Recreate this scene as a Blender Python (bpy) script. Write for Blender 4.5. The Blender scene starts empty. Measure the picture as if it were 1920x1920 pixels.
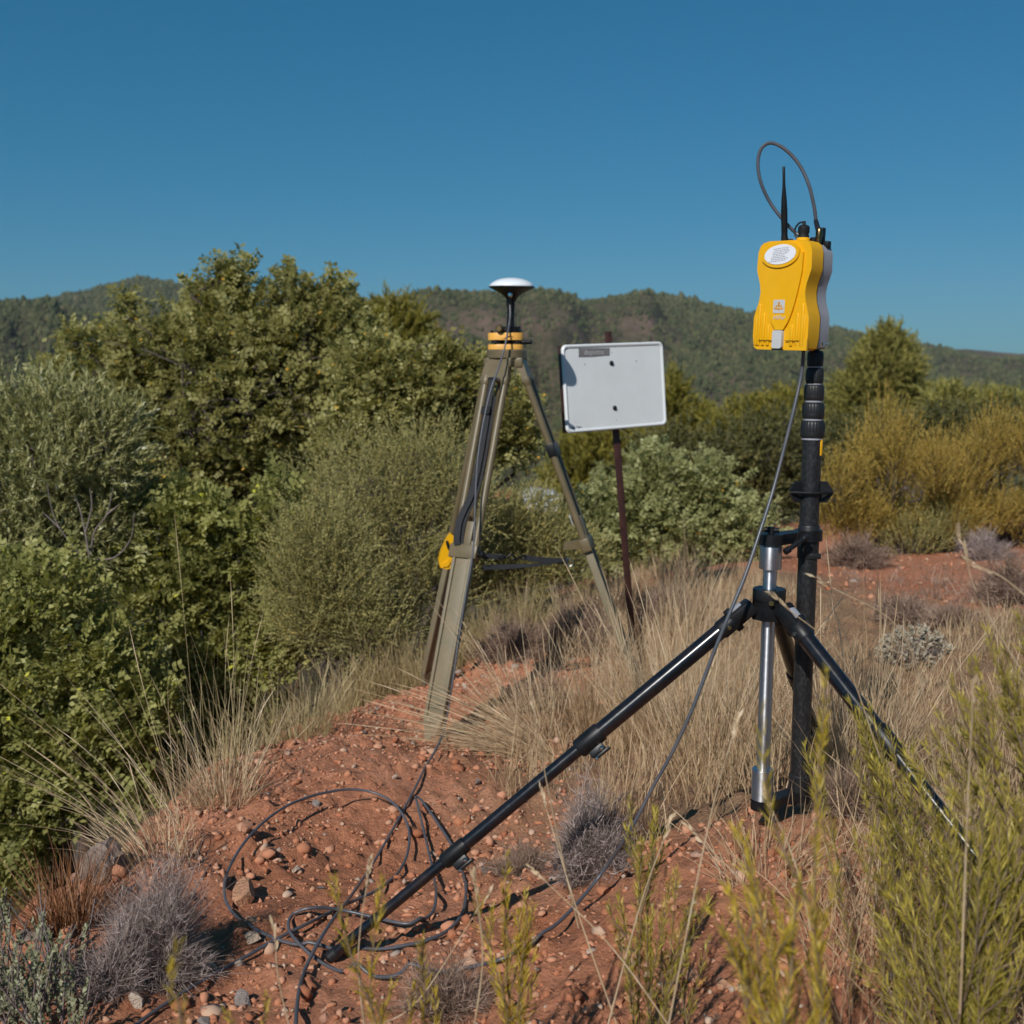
import bpy, bmesh, math, random
import numpy as np
from mathutils import Vector, Matrix

SC = bpy.context.scene
COL = SC.collection
rng = np.random.default_rng(11)
random.seed(5)
R = math.radians

# ------------------------------------------------------------------ camera
FPX = 2100.0                                   # focal length in pixels of a 1920 px wide frame
CAMZ = 1.40
PITCH = math.atan(270 / FPX)                   # horizon 270 px above the middle
cam_d = bpy.data.cameras.new('camera')
cam = bpy.data.objects.new('camera', cam_d)
COL.objects.link(cam)
cam.location = (0, 0, CAMZ)
cam.rotation_euler = (math.pi / 2 - PITCH, 0, 0)
cam_d.sensor_width = 36
cam_d.lens = 36 * FPX / 1920
cam_d.clip_start = 0.05
cam_d.clip_end = 6000
cam_d.dof.use_dof = True
cam_d.dof.focus_distance = 2.25
cam_d.dof.aperture_fstop = 6.2
SC.camera = cam

# ------------------------------------------------------------------ sky, sun, exposure
SUN_TO = Vector((-0.170, -0.36, 0.316)).normalized()      # towards the sun: behind the camera, to the left
SUN_EL = math.asin(SUN_TO.z)
SUN_AZ = math.atan2(SUN_TO.x, SUN_TO.y)
world = bpy.data.worlds.new('World')
SC.world = world
world.use_nodes = True
nt = world.node_tree
nt.nodes.clear()
sky = nt.nodes.new('ShaderNodeTexSky')
sky.sky_type = 'NISHITA'
sky.sun_disc = False
sky.sun_elevation = SUN_EL
sky.sun_rotation = SUN_AZ
sky.altitude = 600
sky.air_density = 1.0
sky.dust_density = 0.35
sky.ozone_density = 1.6
tint = nt.nodes.new('ShaderNodeMix')
tint.data_type = 'RGBA'
tint.blend_type = 'MULTIPLY'
tint.inputs[0].default_value = 1.0
tint.inputs[7].default_value = (0.60, 0.90, 0.93, 1)
sep = nt.nodes.new('ShaderNodeSeparateColor')          # deepen the blue of the whole sky evenly, channel by channel
com = nt.nodes.new('ShaderNodeCombineColor')
bgn = nt.nodes.new('ShaderNodeBackground')
bgn.inputs['Strength'].default_value = 0.1
wo = nt.nodes.new('ShaderNodeOutputWorld')
nt.links.new(sky.outputs[0], tint.inputs[6])
nt.links.new(tint.outputs[2], sep.inputs[0])
for ch, (pw, k) in enumerate(((1.22, 0.37), (0.69, 0.435), (0.70, 0.632))):
    pn = nt.nodes.new('ShaderNodeMath'); pn.operation = 'POWER'; pn.inputs[1].default_value = pw
    mn = nt.nodes.new('ShaderNodeMath'); mn.operation = 'MULTIPLY'; mn.inputs[1].default_value = k * 0.075 ** pw / 0.1
    nt.links.new(sep.outputs[ch], pn.inputs[0]); nt.links.new(pn.outputs[0], mn.inputs[0]); nt.links.new(mn.outputs[0], com.inputs[ch])
nt.links.new(com.outputs[0], bgn.inputs['Color'])
nt.links.new(bgn.outputs[0], wo.inputs['Surface'])

sun_d = bpy.data.lights.new('sun', 'SUN')
sun_d.energy = 4.0
sun_d.angle = R(0.53)
sun_d.color = (1.0, 0.965, 0.91)
sun = bpy.data.objects.new('sun', sun_d)
COL.objects.link(sun)
sun.rotation_euler = (-SUN_TO).to_track_quat('-Z', 'Y').to_euler()

SC.view_settings.view_transform = 'Standard'
SC.view_settings.look = 'None'
SC.view_settings.exposure = 0.0
SC.view_settings.gamma = 1.0
SC.view_settings.use_curve_mapping = False
SC.render.engine = 'CYCLES'
SC.cycles.use_adaptive_sampling = True
SC.cycles.adaptive_threshold = 0.02
SC.cycles.volume_bounces = 0
SC.cycles.max_bounces = 5
SC.cycles.diffuse_bounces = 2
SC.cycles.glossy_bounces = 3
SC.cycles.transmission_bounces = 3
SC.cycles.transparent_max_bounces = 4

# ------------------------------------------------------------------ geometry helpers
FW = np.array([0, math.cos(PITCH), -math.sin(PITCH)])
UP = np.array([0, math.sin(PITCH), math.cos(PITCH)])

def ray(px, py):
    u = (np.asarray(px, float) - 960) / FPX
    v = (960 - np.asarray(py, float)) / FPX
    return FW + u[..., None] * np.array([1., 0, 0]) + v[..., None] * UP

def at(px, py, Y):
    """world point seen at photograph pixel (px, py) that stands Y metres in front of the camera"""
    d = ray(px, py)
    return Vector(np.array([0, 0, CAMZ]) + d * (Y / d[1]))

def nrm(a):
    return a / np.maximum(np.linalg.norm(a, axis=-1, keepdims=True), 1e-9)

def hash2(ix, iy, seed):
    h = (ix.astype(np.int64) * 374761393 + iy.astype(np.int64) * 668265263 + seed * 974711) & 0xFFFFFFFF
    h = ((h ^ (h >> 13)) * 1274126177) & 0xFFFFFFFF
    return ((h ^ (h >> 16)) & 0xFFFF) / 65535.0

def vnoise(x, y, seed=0):
    x = np.asarray(x, float); y = np.asarray(y, float)
    ix = np.floor(x); iy = np.floor(y)
    fx = x - ix; fy = y - iy
    fx = fx * fx * (3 - 2 * fx); fy = fy * fy * (3 - 2 * fy)
    a = hash2(ix, iy, seed); b = hash2(ix + 1, iy, seed)
    c = hash2(ix, iy + 1, seed); d = hash2(ix + 1, iy + 1, seed)
    return (a * (1 - fx) + b * fx) * (1 - fy) + (c * (1 - fx) + d * fx) * fy - 0.5

def fbm(x, y, seed=0, octs=4, lac=2.03, gain=0.5):
    s = 0; a = 1.0
    for k in range(octs):
        s = s + a * vnoise(x, y, seed + k * 17)
        x = np.asarray(x) * lac + 3.7; y = np.asarray(y) * lac + 1.3; a *= gain
    return s

def smooth(t):
    t = np.clip(t, 0, 1)
    return t * t * (3 - 2 * t)

ORG = {}

def link(ob, parent=None, label=None, cat=None, group=None, kind=None):
    COL.objects.link(ob)
    if parent is not None:
        ob.parent = parent
    if label: ob['label'] = label
    if cat: ob['category'] = cat
    if group: ob['group'] = group
    if kind: ob['kind'] = kind
    return ob

def thing(name, loc, label, cat, group=None):
    e = bpy.data.objects.new(name, None)
    e.empty_display_size = 0.1
    e.location = loc
    link(e, None, label, cat, group)
    ORG[e.name] = Vector(loc)
    return e

def root_of(o):
    while o.parent is not None:
        o = o.parent
    return o

def org_of(parent):
    return ORG.get(root_of(parent).name, Vector((0, 0, 0))) if parent is not None else Vector((0, 0, 0))

def np_mesh(name, verts, faces, tint=None, extra=None, smooth_shade=False):
    """verts (N,3), faces (M,k) of equal length k or a list of such arrays"""
    me = bpy.data.meshes.new(name)
    if not isinstance(faces, list):
        faces = [faces]
    nl = sum(f.size for f in faces); nf = sum(len(f) for f in faces)
    me.vertices.add(len(verts))
    me.vertices.foreach_set('co', np.ascontiguousarray(verts, dtype=np.float32).ravel())
    me.loops.add(nl)
    me.loops.foreach_set('vertex_index', np.concatenate([f.ravel() for f in faces]).astype(np.int32))
    me.polygons.add(nf)
    tot = np.concatenate([np.full(len(f), f.shape[1]) for f in faces]).astype(np.int32)
    st = np.concatenate([[0], np.cumsum(tot)[:-1]]).astype(np.int32)
    me.polygons.foreach_set('loop_start', st)
    me.polygons.foreach_set('loop_total', tot)
    if smooth_shade:
        me.polygons.foreach_set('use_smooth', np.ones(nf, bool))
    me.update(calc_edges=True)
    if tint is not None:
        a = me.attributes.new('tint', 'FLOAT', 'FACE')
        a.data.foreach_set('value', np.asarray(tint, np.float32))
    if extra:
        for k, v in extra.items():
            a = me.attributes.new(k, 'FLOAT', 'POINT')
            a.data.foreach_set('value', np.asarray(v, np.float32))
    return me

def np_obj(name, verts, faces, mat, parent=None, tint=None, smooth_shade=False, origin=None, **tags):
    o = org_of(parent) if parent is not None else (Vector(origin) if origin is not None else Vector((0, 0, 0)))
    me = np_mesh(name, verts - np.array(o), faces, tint, None, smooth_shade)
    me.materials.append(mat)
    ob = bpy.data.objects.new(name, me)
    if parent is None:
        ob.location = o
        link(ob, None, **tags)
        ORG[ob.name] = o
    else:
        link(ob, parent, **tags)
    return ob

def frame(z, xh=(1, 0, 0)):
    z = Vector(z).normalized()
    x = Vector(xh); x = (x - z * x.dot(z))
    if x.length < 1e-5:
        x = Vector((0, 1, 0)); x = x - z * x.dot(z)
    x.normalize(); y = z.cross(x)
    return Matrix((x, y, z)).transposed()

def mat4(rot3, loc):
    m = rot3.to_4x4(); m.translation = Vector(loc); return m

class MB:
    """collects shapes that become one mesh object"""
    def __init__(s):
        s.v = []; s.f = []
    def add(s, vs, fs, M=None):
        n = len(s.v)
        s.v += [(M @ Vector(v)) if M is not None else Vector(v) for v in vs]
        s.f += [tuple(i + n for i in f) for f in fs]
        return s
    def _bm(s, bm, M):
        bm.verts.index_update()
        s.add([v.co.copy() for v in bm.verts], [[v.index for v in f.verts] for f in bm.faces], M)
        bm.free()
        return s
    def box(s, size, M, bevel=0.0, seg=2):
        bm = bmesh.new(); bmesh.ops.create_cube(bm, size=1)
        for v in bm.verts:
            v.co = Vector((v.co.x * size[0], v.co.y * size[1], v.co.z * size[2]))
        if bevel:
            bmesh.ops.bevel(bm, geom=bm.edges[:], offset=bevel, segments=seg, affect='EDGES', profile=0.5)
        return s._bm(bm, M)
    def prism(s, poly, h, M, bevel=0.0, seg=2):
        bm = bmesh.new()
        a = [bm.verts.new((p[0], p[1], 0)) for p in poly]
        b = [bm.verts.new((p[0], p[1], h)) for p in poly]
        n = len(poly)
        bm.faces.new(a[::-1]); bm.faces.new(b)
        for i in range(n):
            bm.faces.new((a[i], a[(i + 1) % n], b[(i + 1) % n], b[i]))
        bmesh.ops.recalc_face_normals(bm, faces=bm.faces[:])
        if bevel:
            es = [e for e in bm.edges if (e.verts[0].co.z == h) and (e.verts[1].co.z == h)]
            bmesh.ops.bevel(bm, geom=es, offset=bevel, segments=seg, affect='EDGES', profile=0.5)
        return s._bm(bm, M)
    def lathe(s, prof, M, n=28, flute=0.0):
        vs = []; fs = []
        for (r, z) in prof:
            for k in range(n):
                a = 2 * math.pi * k / n
                rr = r * (1 - flute * (k % 2))
                vs.append((rr * math.cos(a), rr * math.sin(a), z))
        m = len(prof)
        for i in range(m - 1):
            for k in range(n):
                fs.append((i * n + k, i * n + (k + 1) % n, (i + 1) * n + (k + 1) % n, (i + 1) * n + k))
        if prof[0][0] > 1e-6: fs.append(tuple(range(n))[::-1])
        if prof[-1][0] > 1e-6: fs.append(tuple((m - 1) * n + k for k in range(n)))
        return s.add(vs, fs, M)
    def rod(s, a, b, r0, r1=None, n=16):
        a = Vector(a); b = Vector(b)
        r1 = r0 if r1 is None else r1
        M = mat4(frame(b - a), a)
        return s.lathe([(r0, 0), (r1, (b - a).length)], M, n)
    def tube(s, pts, r, n=8):
        v, f = tube_np([np.array(pts, float)], [np.broadcast_to(np.asarray(r, float), (len(pts),))], n)
        s.add([Vector(p) for p in v], [tuple(int(i) for i in q) for q in f])
        return s
    def ribbon(s, pts, w, side, th=0.002):
        """flat strap along pts, width w along the side vectors"""
        P = [Vector(p) for p in pts]; n = len(P); vs = []; fs = []
        for i, p in enumerate(P):
            t = (P[min(i + 1, n - 1)] - P[max(i - 1, 0)]).normalized()
            sd = Vector(side[i] if isinstance(side, list) else side)
            sd = (sd - t * sd.dot(t)).normalized(); nn = t.cross(sd)
            for (a, b) in ((-1, -1), (1, -1), (1, 1), (-1, 1)):
                vs.append(p + sd * (a * w / 2) + nn * (b * th / 2))
        for i in range(n - 1):
            for k in range(4):
                fs.append((i * 4 + k, i * 4 + (k + 1) % 4, i * 4 + 4 + (k + 1) % 4, i * 4 + 4 + k))
        fs.append((3, 2, 1, 0)); fs.append(tuple((n - 1) * 4 + k for k in range(4)))
        return s.add(vs, fs)
    def build(s, name, mat, parent=None, ang=32, origin=None, **tags):
        o = org_of(parent) if parent is not None else (Vector(origin) if origin is not None else Vector((0, 0, 0)))
        me = bpy.data.meshes.new(name)
        me.from_pydata([v - o for v in s.v], [], s.f)
        me.validate()
        bm = bmesh.new(); bm.from_mesh(me)
        bmesh.ops.recalc_face_normals(bm, faces=bm.faces[:])
        bm.to_mesh(me); bm.free()
        me.polygons.foreach_set('use_smooth', np.ones(len(me.polygons), bool))
        me.set_sharp_from_angle(angle=R(ang))
        me.materials.append(mat)
        ob = bpy.data.objects.new(name, me)
        if parent is None:
            ob.location = o
            link(ob, None, **tags); ORG[ob.name] = o
        else:
            link(ob, parent, **tags)
        return ob

def tube_np(polys, radii, n=5):
    """tapered tubes along polylines, as arrays (polylines of equal length are done together)"""
    V = []; Fc = []; base = 0
    ang = np.arange(n) * 2 * np.pi / n
    ca, sa = np.cos(ang), np.sin(ang)
    by = {}
    for P, r in zip(polys, radii):
        by.setdefault(len(P), []).append((P, r))
    for m, lst in by.items():
        P = np.array([p for p, _ in lst], float); r = np.array([q for _, q in lst], float); K = len(P)
        T = np.gradient(P, axis=1) if m > 2 else np.repeat((P[:, -1:] - P[:, :1]), m, 1)
        T = nrm(T)
        x = np.where(np.abs(T[:, 0, 2:3]) < 0.9, np.array([[0, 0, 1.]]), np.array([[1., 0, 0]]))
        X = np.empty_like(T)
        for i in range(m):
            x = nrm(x - T[:, i] * (x * T[:, i]).sum(-1, keepdims=True)); X[:, i] = x
        Yv = np.cross(T, X)
        ring = P[:, :, None] + r[:, :, None, None] * (ca[None, None, :, None] * X[:, :, None] + sa[None, None, :, None] * Yv[:, :, None])
        V.append(ring.reshape(-1, 3))
        i = np.arange(m - 1)[:, None] * n; k = np.arange(n)[None]
        q = np.stack([i + k, i + (k + 1) % n, i + n + (k + 1) % n, i + n + k], -1).reshape(-1, 4)
        Fc.append((q[None] + (np.arange(K) * m * n)[:, None, None]).reshape(-1, 4) + base); base += K * m * n
    return np.concatenate(V), np.concatenate(Fc)

def catmull(P, sub=8):
    P = np.array(P, float)
    Q = np.vstack([2 * P[0] - P[1], P, 2 * P[-1] - P[-2]])
    out = []
    for i in range(1, len(Q) - 2):
        for k in range(sub):
            t = k / sub
            a, b, c, d = Q[i - 1], Q[i], Q[i + 1], Q[i + 2]
            out.append(0.5 * (2 * b + (c - a) * t + (2 * a - 5 * b + 4 * c - d) * t * t + (3 * b - a - 3 * c + d) * t ** 3))
    out.append(P[-1])
    return np.array(out)

# ------------------------------------------------------------------ materials
def new_mat(name):
    m = bpy.data.materials.new(name); m.use_nodes = True
    t = m.node_tree
    return m, t, t.nodes['Principled BSDF'], t.nodes['Material Output']

def N(t, typ, **kw):
    n = t.nodes.new(typ)
    for k, v in kw.items():
        setattr(n, k, v)
    return n

def ramp(t, stops, interp='LINEAR'):
    n = t.nodes.new('ShaderNodeValToRGB')
    cr = n.color_ramp; cr.interpolation = interp
    while len(cr.elements) > 1:
        cr.elements.remove(cr.elements[-1])
    cr.elements[0].position = stops[0][0]; cr.elements[0].color = (*stops[0][1], 1)
    for p, c in stops[1:]:
        e = cr.elements.new(p); e.color = (*c, 1)
    return n

def noise(t, scale, detail=4, rough=0.55, coord='Object'):
    tc = N(t, 'ShaderNodeTexCoord'); n = N(t, 'ShaderNodeTexNoise')
    n.inputs['Scale'].default_value = scale
    n.inputs['Detail'].default_value = detail
    n.inputs['Roughness'].default_value = rough
    t.links.new(tc.outputs[coord], n.inputs['Vector'])
    return n

def surf(name, col, rough=0.5, metal=0.0, var=0.08, vscale=60.0, bump=0.0, bscale=300.0, dirt=None, dirt_amt=0.0, spec=0.5, coat=0.0):
    """plain man-made surface with faint colour and gloss variation, optional dust and grain"""
    m, t, b, o = new_mat(name)
    n = noise(t, vscale, 5)
    lo = tuple(max(0, c * (1 - var)) for c in col); hi = tuple(min(1, c * (1 + var)) for c in col)
    r = ramp(t, [(0.3, lo), (0.7, hi)])
    t.links.new(n.outputs['Fac'], r.inputs[0])
    out = r.outputs[0]
    if dirt is not None:
        n2 = noise(t, vscale * 0.35, 6, 0.7)
        r2 = ramp(t, [(0.45, (0, 0, 0)), (0.75, (dirt_amt,) * 3)])
        t.links.new(n2.outputs['Fac'], r2.inputs[0])
        mx = N(t, 'ShaderNodeMix', data_type='RGBA')
        t.links.new(r2.outputs[0], mx.inputs[0]); t.links.new(out, mx.inputs[6])
        mx.inputs[7].default_value = (*dirt, 1)
        out = mx.outputs[2]
    t.links.new(out, b.inputs['Base Color'])
    b.inputs['Metallic'].default_value = metal
    b.inputs['Specular IOR Level'].default_value = spec
    b.inputs['Coat Weight'].default_value = coat
    rr = N(t, 'ShaderNodeMapRange')
    rr.inputs['To Min'].default_value = max(0.02, rough - 0.07); rr.inputs['To Max'].default_value = min(1, rough + 0.09)
    t.links.new(n.outputs['Fac'], rr.inputs['Value']); t.links.new(rr.outputs[0], b.inputs['Roughness'])
    if bump:
        n3 = noise(t, bscale, 3)
        bp = N(t, 'ShaderNodeBump'); bp.inputs['Strength'].default_value = bump; bp.inputs['Distance'].default_value = 0.002
        t.links.new(n3.outputs['Fac'], bp.inputs['Height']); t.links.new(bp.outputs[0], b.inputs['Normal'])
    return m

GAIN = {'carob_leaf_pale': 1.4, 'carob_leaf': 2.2, 'carob_leaf_green': 2.95, 'olive_leaf': 2.6, 'fine_shrub_leaf': 2.1, 'dark_bush_leaf': 1.7, 'pine_needle': 2.0, 'yellow_pine_needle': 1.2, 'golden_needle': 1.75,
        'rosemary_needle': 1.85, 'rosemary_needle_yellow': 1.5, 'dry_grass_blade': 1.22, 'greenish_grass_blade': 1.25, 'grey_twig': 1.55, 'brown_twig': 1.6, 'silvery_leaf': 1.2}
def leafmat(name, stops, rough=0.5, trans=0.3, spec=0.4):
    k = GAIN.get(name, 1.0); stops = [(p, tuple(min(.8, v * k) for v in c)) for p, c in stops]
    """foliage: colour from the per-leaf 'tint' number, some light through the blade"""
    m, t, b, o = new_mat(name)
    a = N(t, 'ShaderNodeAttribute', attribute_name='tint')
    r = ramp(t, stops)
    t.links.new(a.outputs['Fac'], r.inputs[0])
    t.links.new(r.outputs[0], b.inputs['Base Color'])
    b.inputs['Roughness'].default_value = rough
    b.inputs['Specular IOR Level'].default_value = spec
    if trans > 0:
        tr = N(t, 'ShaderNodeBsdfTranslucent'); mx = N(t, 'ShaderNodeMixShader')
        hs = N(t, 'ShaderNodeHueSaturation'); hs.inputs['Saturation'].default_value = 1.15; hs.inputs['Value'].default_value = 1.25
        t.links.new(r.outputs[0], hs.inputs['Color']); t.links.new(hs.outputs[0], tr.inputs['Color'])
        mx.inputs[0].default_value = trans
        t.links.new(b.outputs[0], mx.inputs[1]); t.links.new(tr.outputs[0], mx.inputs[2])
        t.links.new(mx.outputs[0], o.inputs['Surface'])
    return m

M_YEL = surf('yellow_plastic', (0.80, 0.405, 0.003), 0.45, spec=0.35, var=0.03, vscale=40, bump=0.15, bscale=900, dirt=(0.6, 0.38, 0.1), dirt_amt=0.12)
M_TRIB = surf('orange_paint', (0.80, 0.40, 0.07), 0.4, var=0.05, vscale=30, dirt=(0.45, 0.25, 0.1), dirt_amt=0.2)
M_GREYP = surf('grey_plastic', (0.30, 0.30, 0.33), 0.5, var=0.04, bump=0.12, bscale=900)
M_LGREY = surf('light_grey_plastic', (0.52, 0.52, 0.52), 0.45, var=0.04)
M_BLK = surf('black_plastic', (0.0075, 0.008, 0.0095), 0.42, var=0.25, dirt=(0.10, 0.07, 0.05), dirt_amt=0.06, spec=0.35)
M_RUB = surf('black_rubber', (0.013, 0.0135, 0.015), 0.45, var=0.2, dirt=(0.12, 0.08, 0.06), dirt_amt=0.07, spec=0.4)
M_GLOSS = surf('black_gloss_tube', (0.006, 0.007, 0.010), 0.2, var=0.2, dirt=(0.25, 0.13, 0.08), dirt_amt=0.08, spec=0.6)
M_ALU = surf('brushed_aluminium', (0.60, 0.62, 0.66), 0.42, metal=1.0, var=0.03, vscale=90)
_nt = M_ALU.node_tree; _b = _nt.nodes['Principled BSDF']          # lathe-turned: highlight drawn out along the tube
_b.inputs['Anisotropic'].default_value = 0.8; _b.inputs['Anisotropic Rotation'].default_value = 0.25
_tg = N(_nt, 'ShaderNodeTangent', direction_type='RADIAL', axis='Z'); _nt.links.new(_tg.outputs[0], _b.inputs['Tangent'])
M_STEEL = surf('bright_steel', (0.7, 0.7, 0.7), 0.18, metal=1.0, var=0.05)
M_BRASS = surf('dark_brass', (0.20, 0.13, 0.06), 0.3, metal=1.0, var=0.2)
M_OLIVE = surf('olive_paint', (0.138, 0.106, 0.056), 0.40, var=0.07, vscale=25, dirt=(0.36, 0.24, 0.14), dirt_amt=0.22)
M_OLIVE2 = surf('olive_board', (0.190, 0.158, 0.098), 0.55, var=0.08, vscale=30, dirt=(0.4, 0.25, 0.15), dirt_amt=0.3, bump=0.1)
M_WEB = surf('black_webbing', (0.020, 0.020, 0.023), 0.8, var=0.25, bump=0.3, bscale=900)
M_CABLE = surf('grey_black_cable', (0.075, 0.082, 0.098), 0.36, var=0.15, vscale=30, dirt=(0.26, 0.15, 0.1), dirt_amt=0.2)
M_WHITE = surf('white_dome', (0.80, 0.82, 0.84), 0.22, var=0.02, coat=0.3)
M_SIGN = surf('white_enamel', (0.74, 0.76, 0.76), 0.38, var=0.02, vscale=12, dirt=(0.52, 0.5, 0.47), dirt_amt=0.22)
M_POST = surf('brown_painted_steel', (0.048, 0.018, 0.015), 0.5, var=0.25, vscale=40, dirt=(0.12, 0.045, 0.025), dirt_amt=0.45)
M_LABEL = surf('label_white', (0.78, 0.78, 0.82), 0.45, var=0.02)
M_PRINT = surf('print_grey', (0.30, 0.30, 0.36), 0.5, var=0.02)
M_STICK = surf('sticker_grey', (0.16, 0.145, 0.145), 0.5, var=0.1, vscale=80, dirt=(0.4, 0.4, 0.4), dirt_amt=0.4)
M_STICKT = surf('sticker_letter', (0.45, 0.45, 0.45), 0.5, var=0.1)
M_BOLT = surf('dark_bolt', (0.05, 0.05, 0.05), 0.35, metal=0.7, var=0.3)
M_LOGO = surf('logo_orange', (0.72, 0.33, 0.02), 0.5, var=0.03)

def carbon():
    m, t, b, o = new_mat('carbon_weave')
    tc = N(t, 'ShaderNodeTexCoord'); mp = N(t, 'ShaderNodeMapping')
    mp.inputs['Scale'].default_value = (1, 1, 0.6)
    t.links.new(tc.outputs['Object'], mp.inputs[0])
    v = N(t, 'ShaderNodeTexVoronoi'); v.inputs['Scale'].default_value = 230
    t.links.new(mp.outputs[0], v.inputs['Vector'])
    r = ramp(t, [(0.0, (0.008, 0.008, 0.009)), (0.45, (0.013, 0.013, 0.014)), (0.8, (0.026, 0.026, 0.028))])
    t.links.new(v.outputs['Distance'], r.inputs[0]); t.links.new(r.outputs[0], b.inputs['Base Color'])
    b.inputs['Roughness'].default_value = 0.42
    return m
M_CARB = carbon()

M_CAROB = leafmat('carob_leaf', [(0, (0.054, 0.050, 0.017)), (0.35, (0.106, 0.098, 0.030)), (0.7, (0.172, 0.158, 0.056)), (0.955, (0.265, 0.25, 0.12)), (0.97, (0.42, 0.20, 0.03)), (1, (0.50, 0.24, 0.04))], 0.55, 0.42, 0.2)
M_CAROB2 = leafmat('carob_leaf_green', [(0, (0.043, 0.044, 0.014)), (0.4, (0.089, 0.088, 0.027)), (0.75, (0.144, 0.140, 0.048)), (0.965, (0.22, 0.215, 0.10)), (0.975, (0.45, 0.26, 0.03)), (1, (0.50, 0.32, 0.04))], 0.55, 0.42, 0.2)
M_CAROBP = leafmat('carob_leaf_pale', [(0, (0.10, 0.105, 0.040)), (0.4, (0.19, 0.195, 0.078)), (0.75, (0.29, 0.29, 0.13)), (0.955, (0.40, 0.40, 0.21)), (0.97, (0.50, 0.30, 0.06)), (1, (0.50, 0.32, 0.06))], 0.55, 0.42, 0.2)
M_OLIV = leafmat('olive_leaf', [(0, (0.062, 0.060, 0.022)), (0.5, (0.130, 0.125, 0.050)), (0.85, (0.195, 0.185, 0.092)), (1, (0.38, 0.37, 0.25))], 0.5, 0.25, 0.3)
M_BROOM = leafmat('fine_shrub_leaf', [(0, (0.078, 0.074, 0.026)), (0.5, (0.155, 0.142, 0.055)), (0.85, (0.235, 0.20, 0.075)), (1, (0.36, 0.25, 0.06))], 0.6, 0.3)
M_DARKB = leafmat('dark_bush_leaf', [(0, (0.030, 0.031, 0.010)), (0.5, (0.062, 0.060, 0.018)), (1, (0.135, 0.115, 0.034))], 0.6, 0.2)
M_PINE = leafmat('pine_needle', [(0, (0.065, 0.064, 0.016)), (0.5, (0.135, 0.122, 0.030)), (1, (0.24, 0.205, 0.055))], 0.6, 0.25)
M_PINEY = leafmat('yellow_pine_needle', [(0, (0.09, 0.085, 0.015)), (0.5, (0.185, 0.16, 0.024)), (1, (0.31, 0.25, 0.045))], 0.6, 0.25)
M_GOLD = leafmat('golden_needle', [(0, (0.080, 0.060, 0.014)), (0.5, (0.20, 0.142, 0.030)), (0.9, (0.32, 0.225, 0.050)), (1, (0.40, 0.29, 0.08))], 0.6, 0.3)
M_ROSE = leafmat('rosemary_needle', [(0, (0.075, 0.068, 0.012)), (0.45, (0.178, 0.150, 0.026)), (0.8, (0.29, 0.23, 0.042)), (1, (0.42, 0.34, 0.08))], 0.45, 0.35)
M_ROSEY = leafmat('rosemary_needle_yellow', [(0, (0.14, 0.108, 0.012)), (0.45, (0.29, 0.212, 0.022)), (0.8, (0.42, 0.305, 0.036)), (1, (0.52, 0.40, 0.08))], 0.5, 0.35)
M_GRASS = leafmat('dry_grass_blade', [(0, (0.24, 0.150, 0.085)), (0.4, (0.41, 0.285, 0.165)), (0.8, (0.52, 0.39, 0.25)), (1, (0.62, 0.50, 0.34))], 0.6, 0.3, 0.3)
M_GRASSG = leafmat('greenish_grass_blade', [(0, (0.17, 0.135, 0.060)), (0.5, (0.32, 0.25, 0.125)), (1, (0.46, 0.365, 0.21))], 0.6, 0.3, 0.3)
M_RUST = leafmat('rusty_stalk', [(0, (0.14, 0.055, 0.025)), (0.6, (0.27, 0.12, 0.05)), (1, (0.42, 0.24, 0.14))], 0.7, 0.2, 0.2)
M_GREYS = leafmat('grey_twig', [(0, (0.105, 0.078, 0.066)), (0.5, (0.20, 0.155, 0.138)), (1, (0.34, 0.275, 0.25))], 0.8, 0.1, 0.2)
M_BROWNS = leafmat('brown_twig', [(0, (0.080, 0.050, 0.036)), (0.5, (0.165, 0.11, 0.08)), (1, (0.28, 0.20, 0.155))], 0.8, 0.1, 0.2)
M_SILV = leafmat('silvery_leaf', [(0, (0.09, 0.09, 0.045)), (0.5, (0.20, 0.20, 0.115)), (1, (0.38, 0.38, 0.25))], 0.7, 0.15, 0.2)
M_LICH = leafmat('pale_dry_head', [(0, (0.26, 0.21, 0.15)), (1, (0.50, 0.44, 0.34))], 0.8, 0.1, 0.2)
M_BARK = surf('grey_bark', (0.085, 0.066, 0.058), 0.9, var=0.4, vscale=30, bump=0.5, bscale=120)
M_STEM = surf('brown_stem', (0.17, 0.115, 0.07), 0.85, var=0.3, vscale=60)
M_BARKL = surf('pale_bark', (0.19, 0.15, 0.14), 0.9, var=0.3, vscale=30, bump=0.4, bscale=120)

# ------------------------------------------------------------------ the ground's height
HEAD = at(1440, 1130, 1.95)
FOOT_L = at(603, 1808, 1.883)
MAST_FOOT = at(1497, 1512, 2.0)
F1 = at(808, 1388, 3.75); F2 = at(1214, 1332, 4.1); F3 = at(800, 1288, 4.6)
SIGN_FOOT = at(1183, 1212, 4.72)
ctrl = [FOOT_L, MAST_FOOT + Vector((0, 0, -0.012)), F1, F2, F3, SIGN_FOOT,
        at(420, 1440, 3.0), at(160, 1625, 2.2), at(0, 1860, 1.72), at(600, 1345, 3.95), at(850, 1262, 4.85),
        at(1750, 1106, 6.15), at(1750, 1042, 7.3), at(1900, 1036, 7.3), at(1250, 1090, 6.2), at(1900, 1500, 2.25), at(960, 1920, 1.58),
        at(1900, 1930, 1.42), at(250, 1930, 1.6), at(1000, 1640, 2.42), at(1050, 1190, 5.05), at(700, 1560, 2.62),
        at(1600, 1250, 3.6), at(1300, 1500, 2.6), at(330, 1700, 2.05)]
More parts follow.
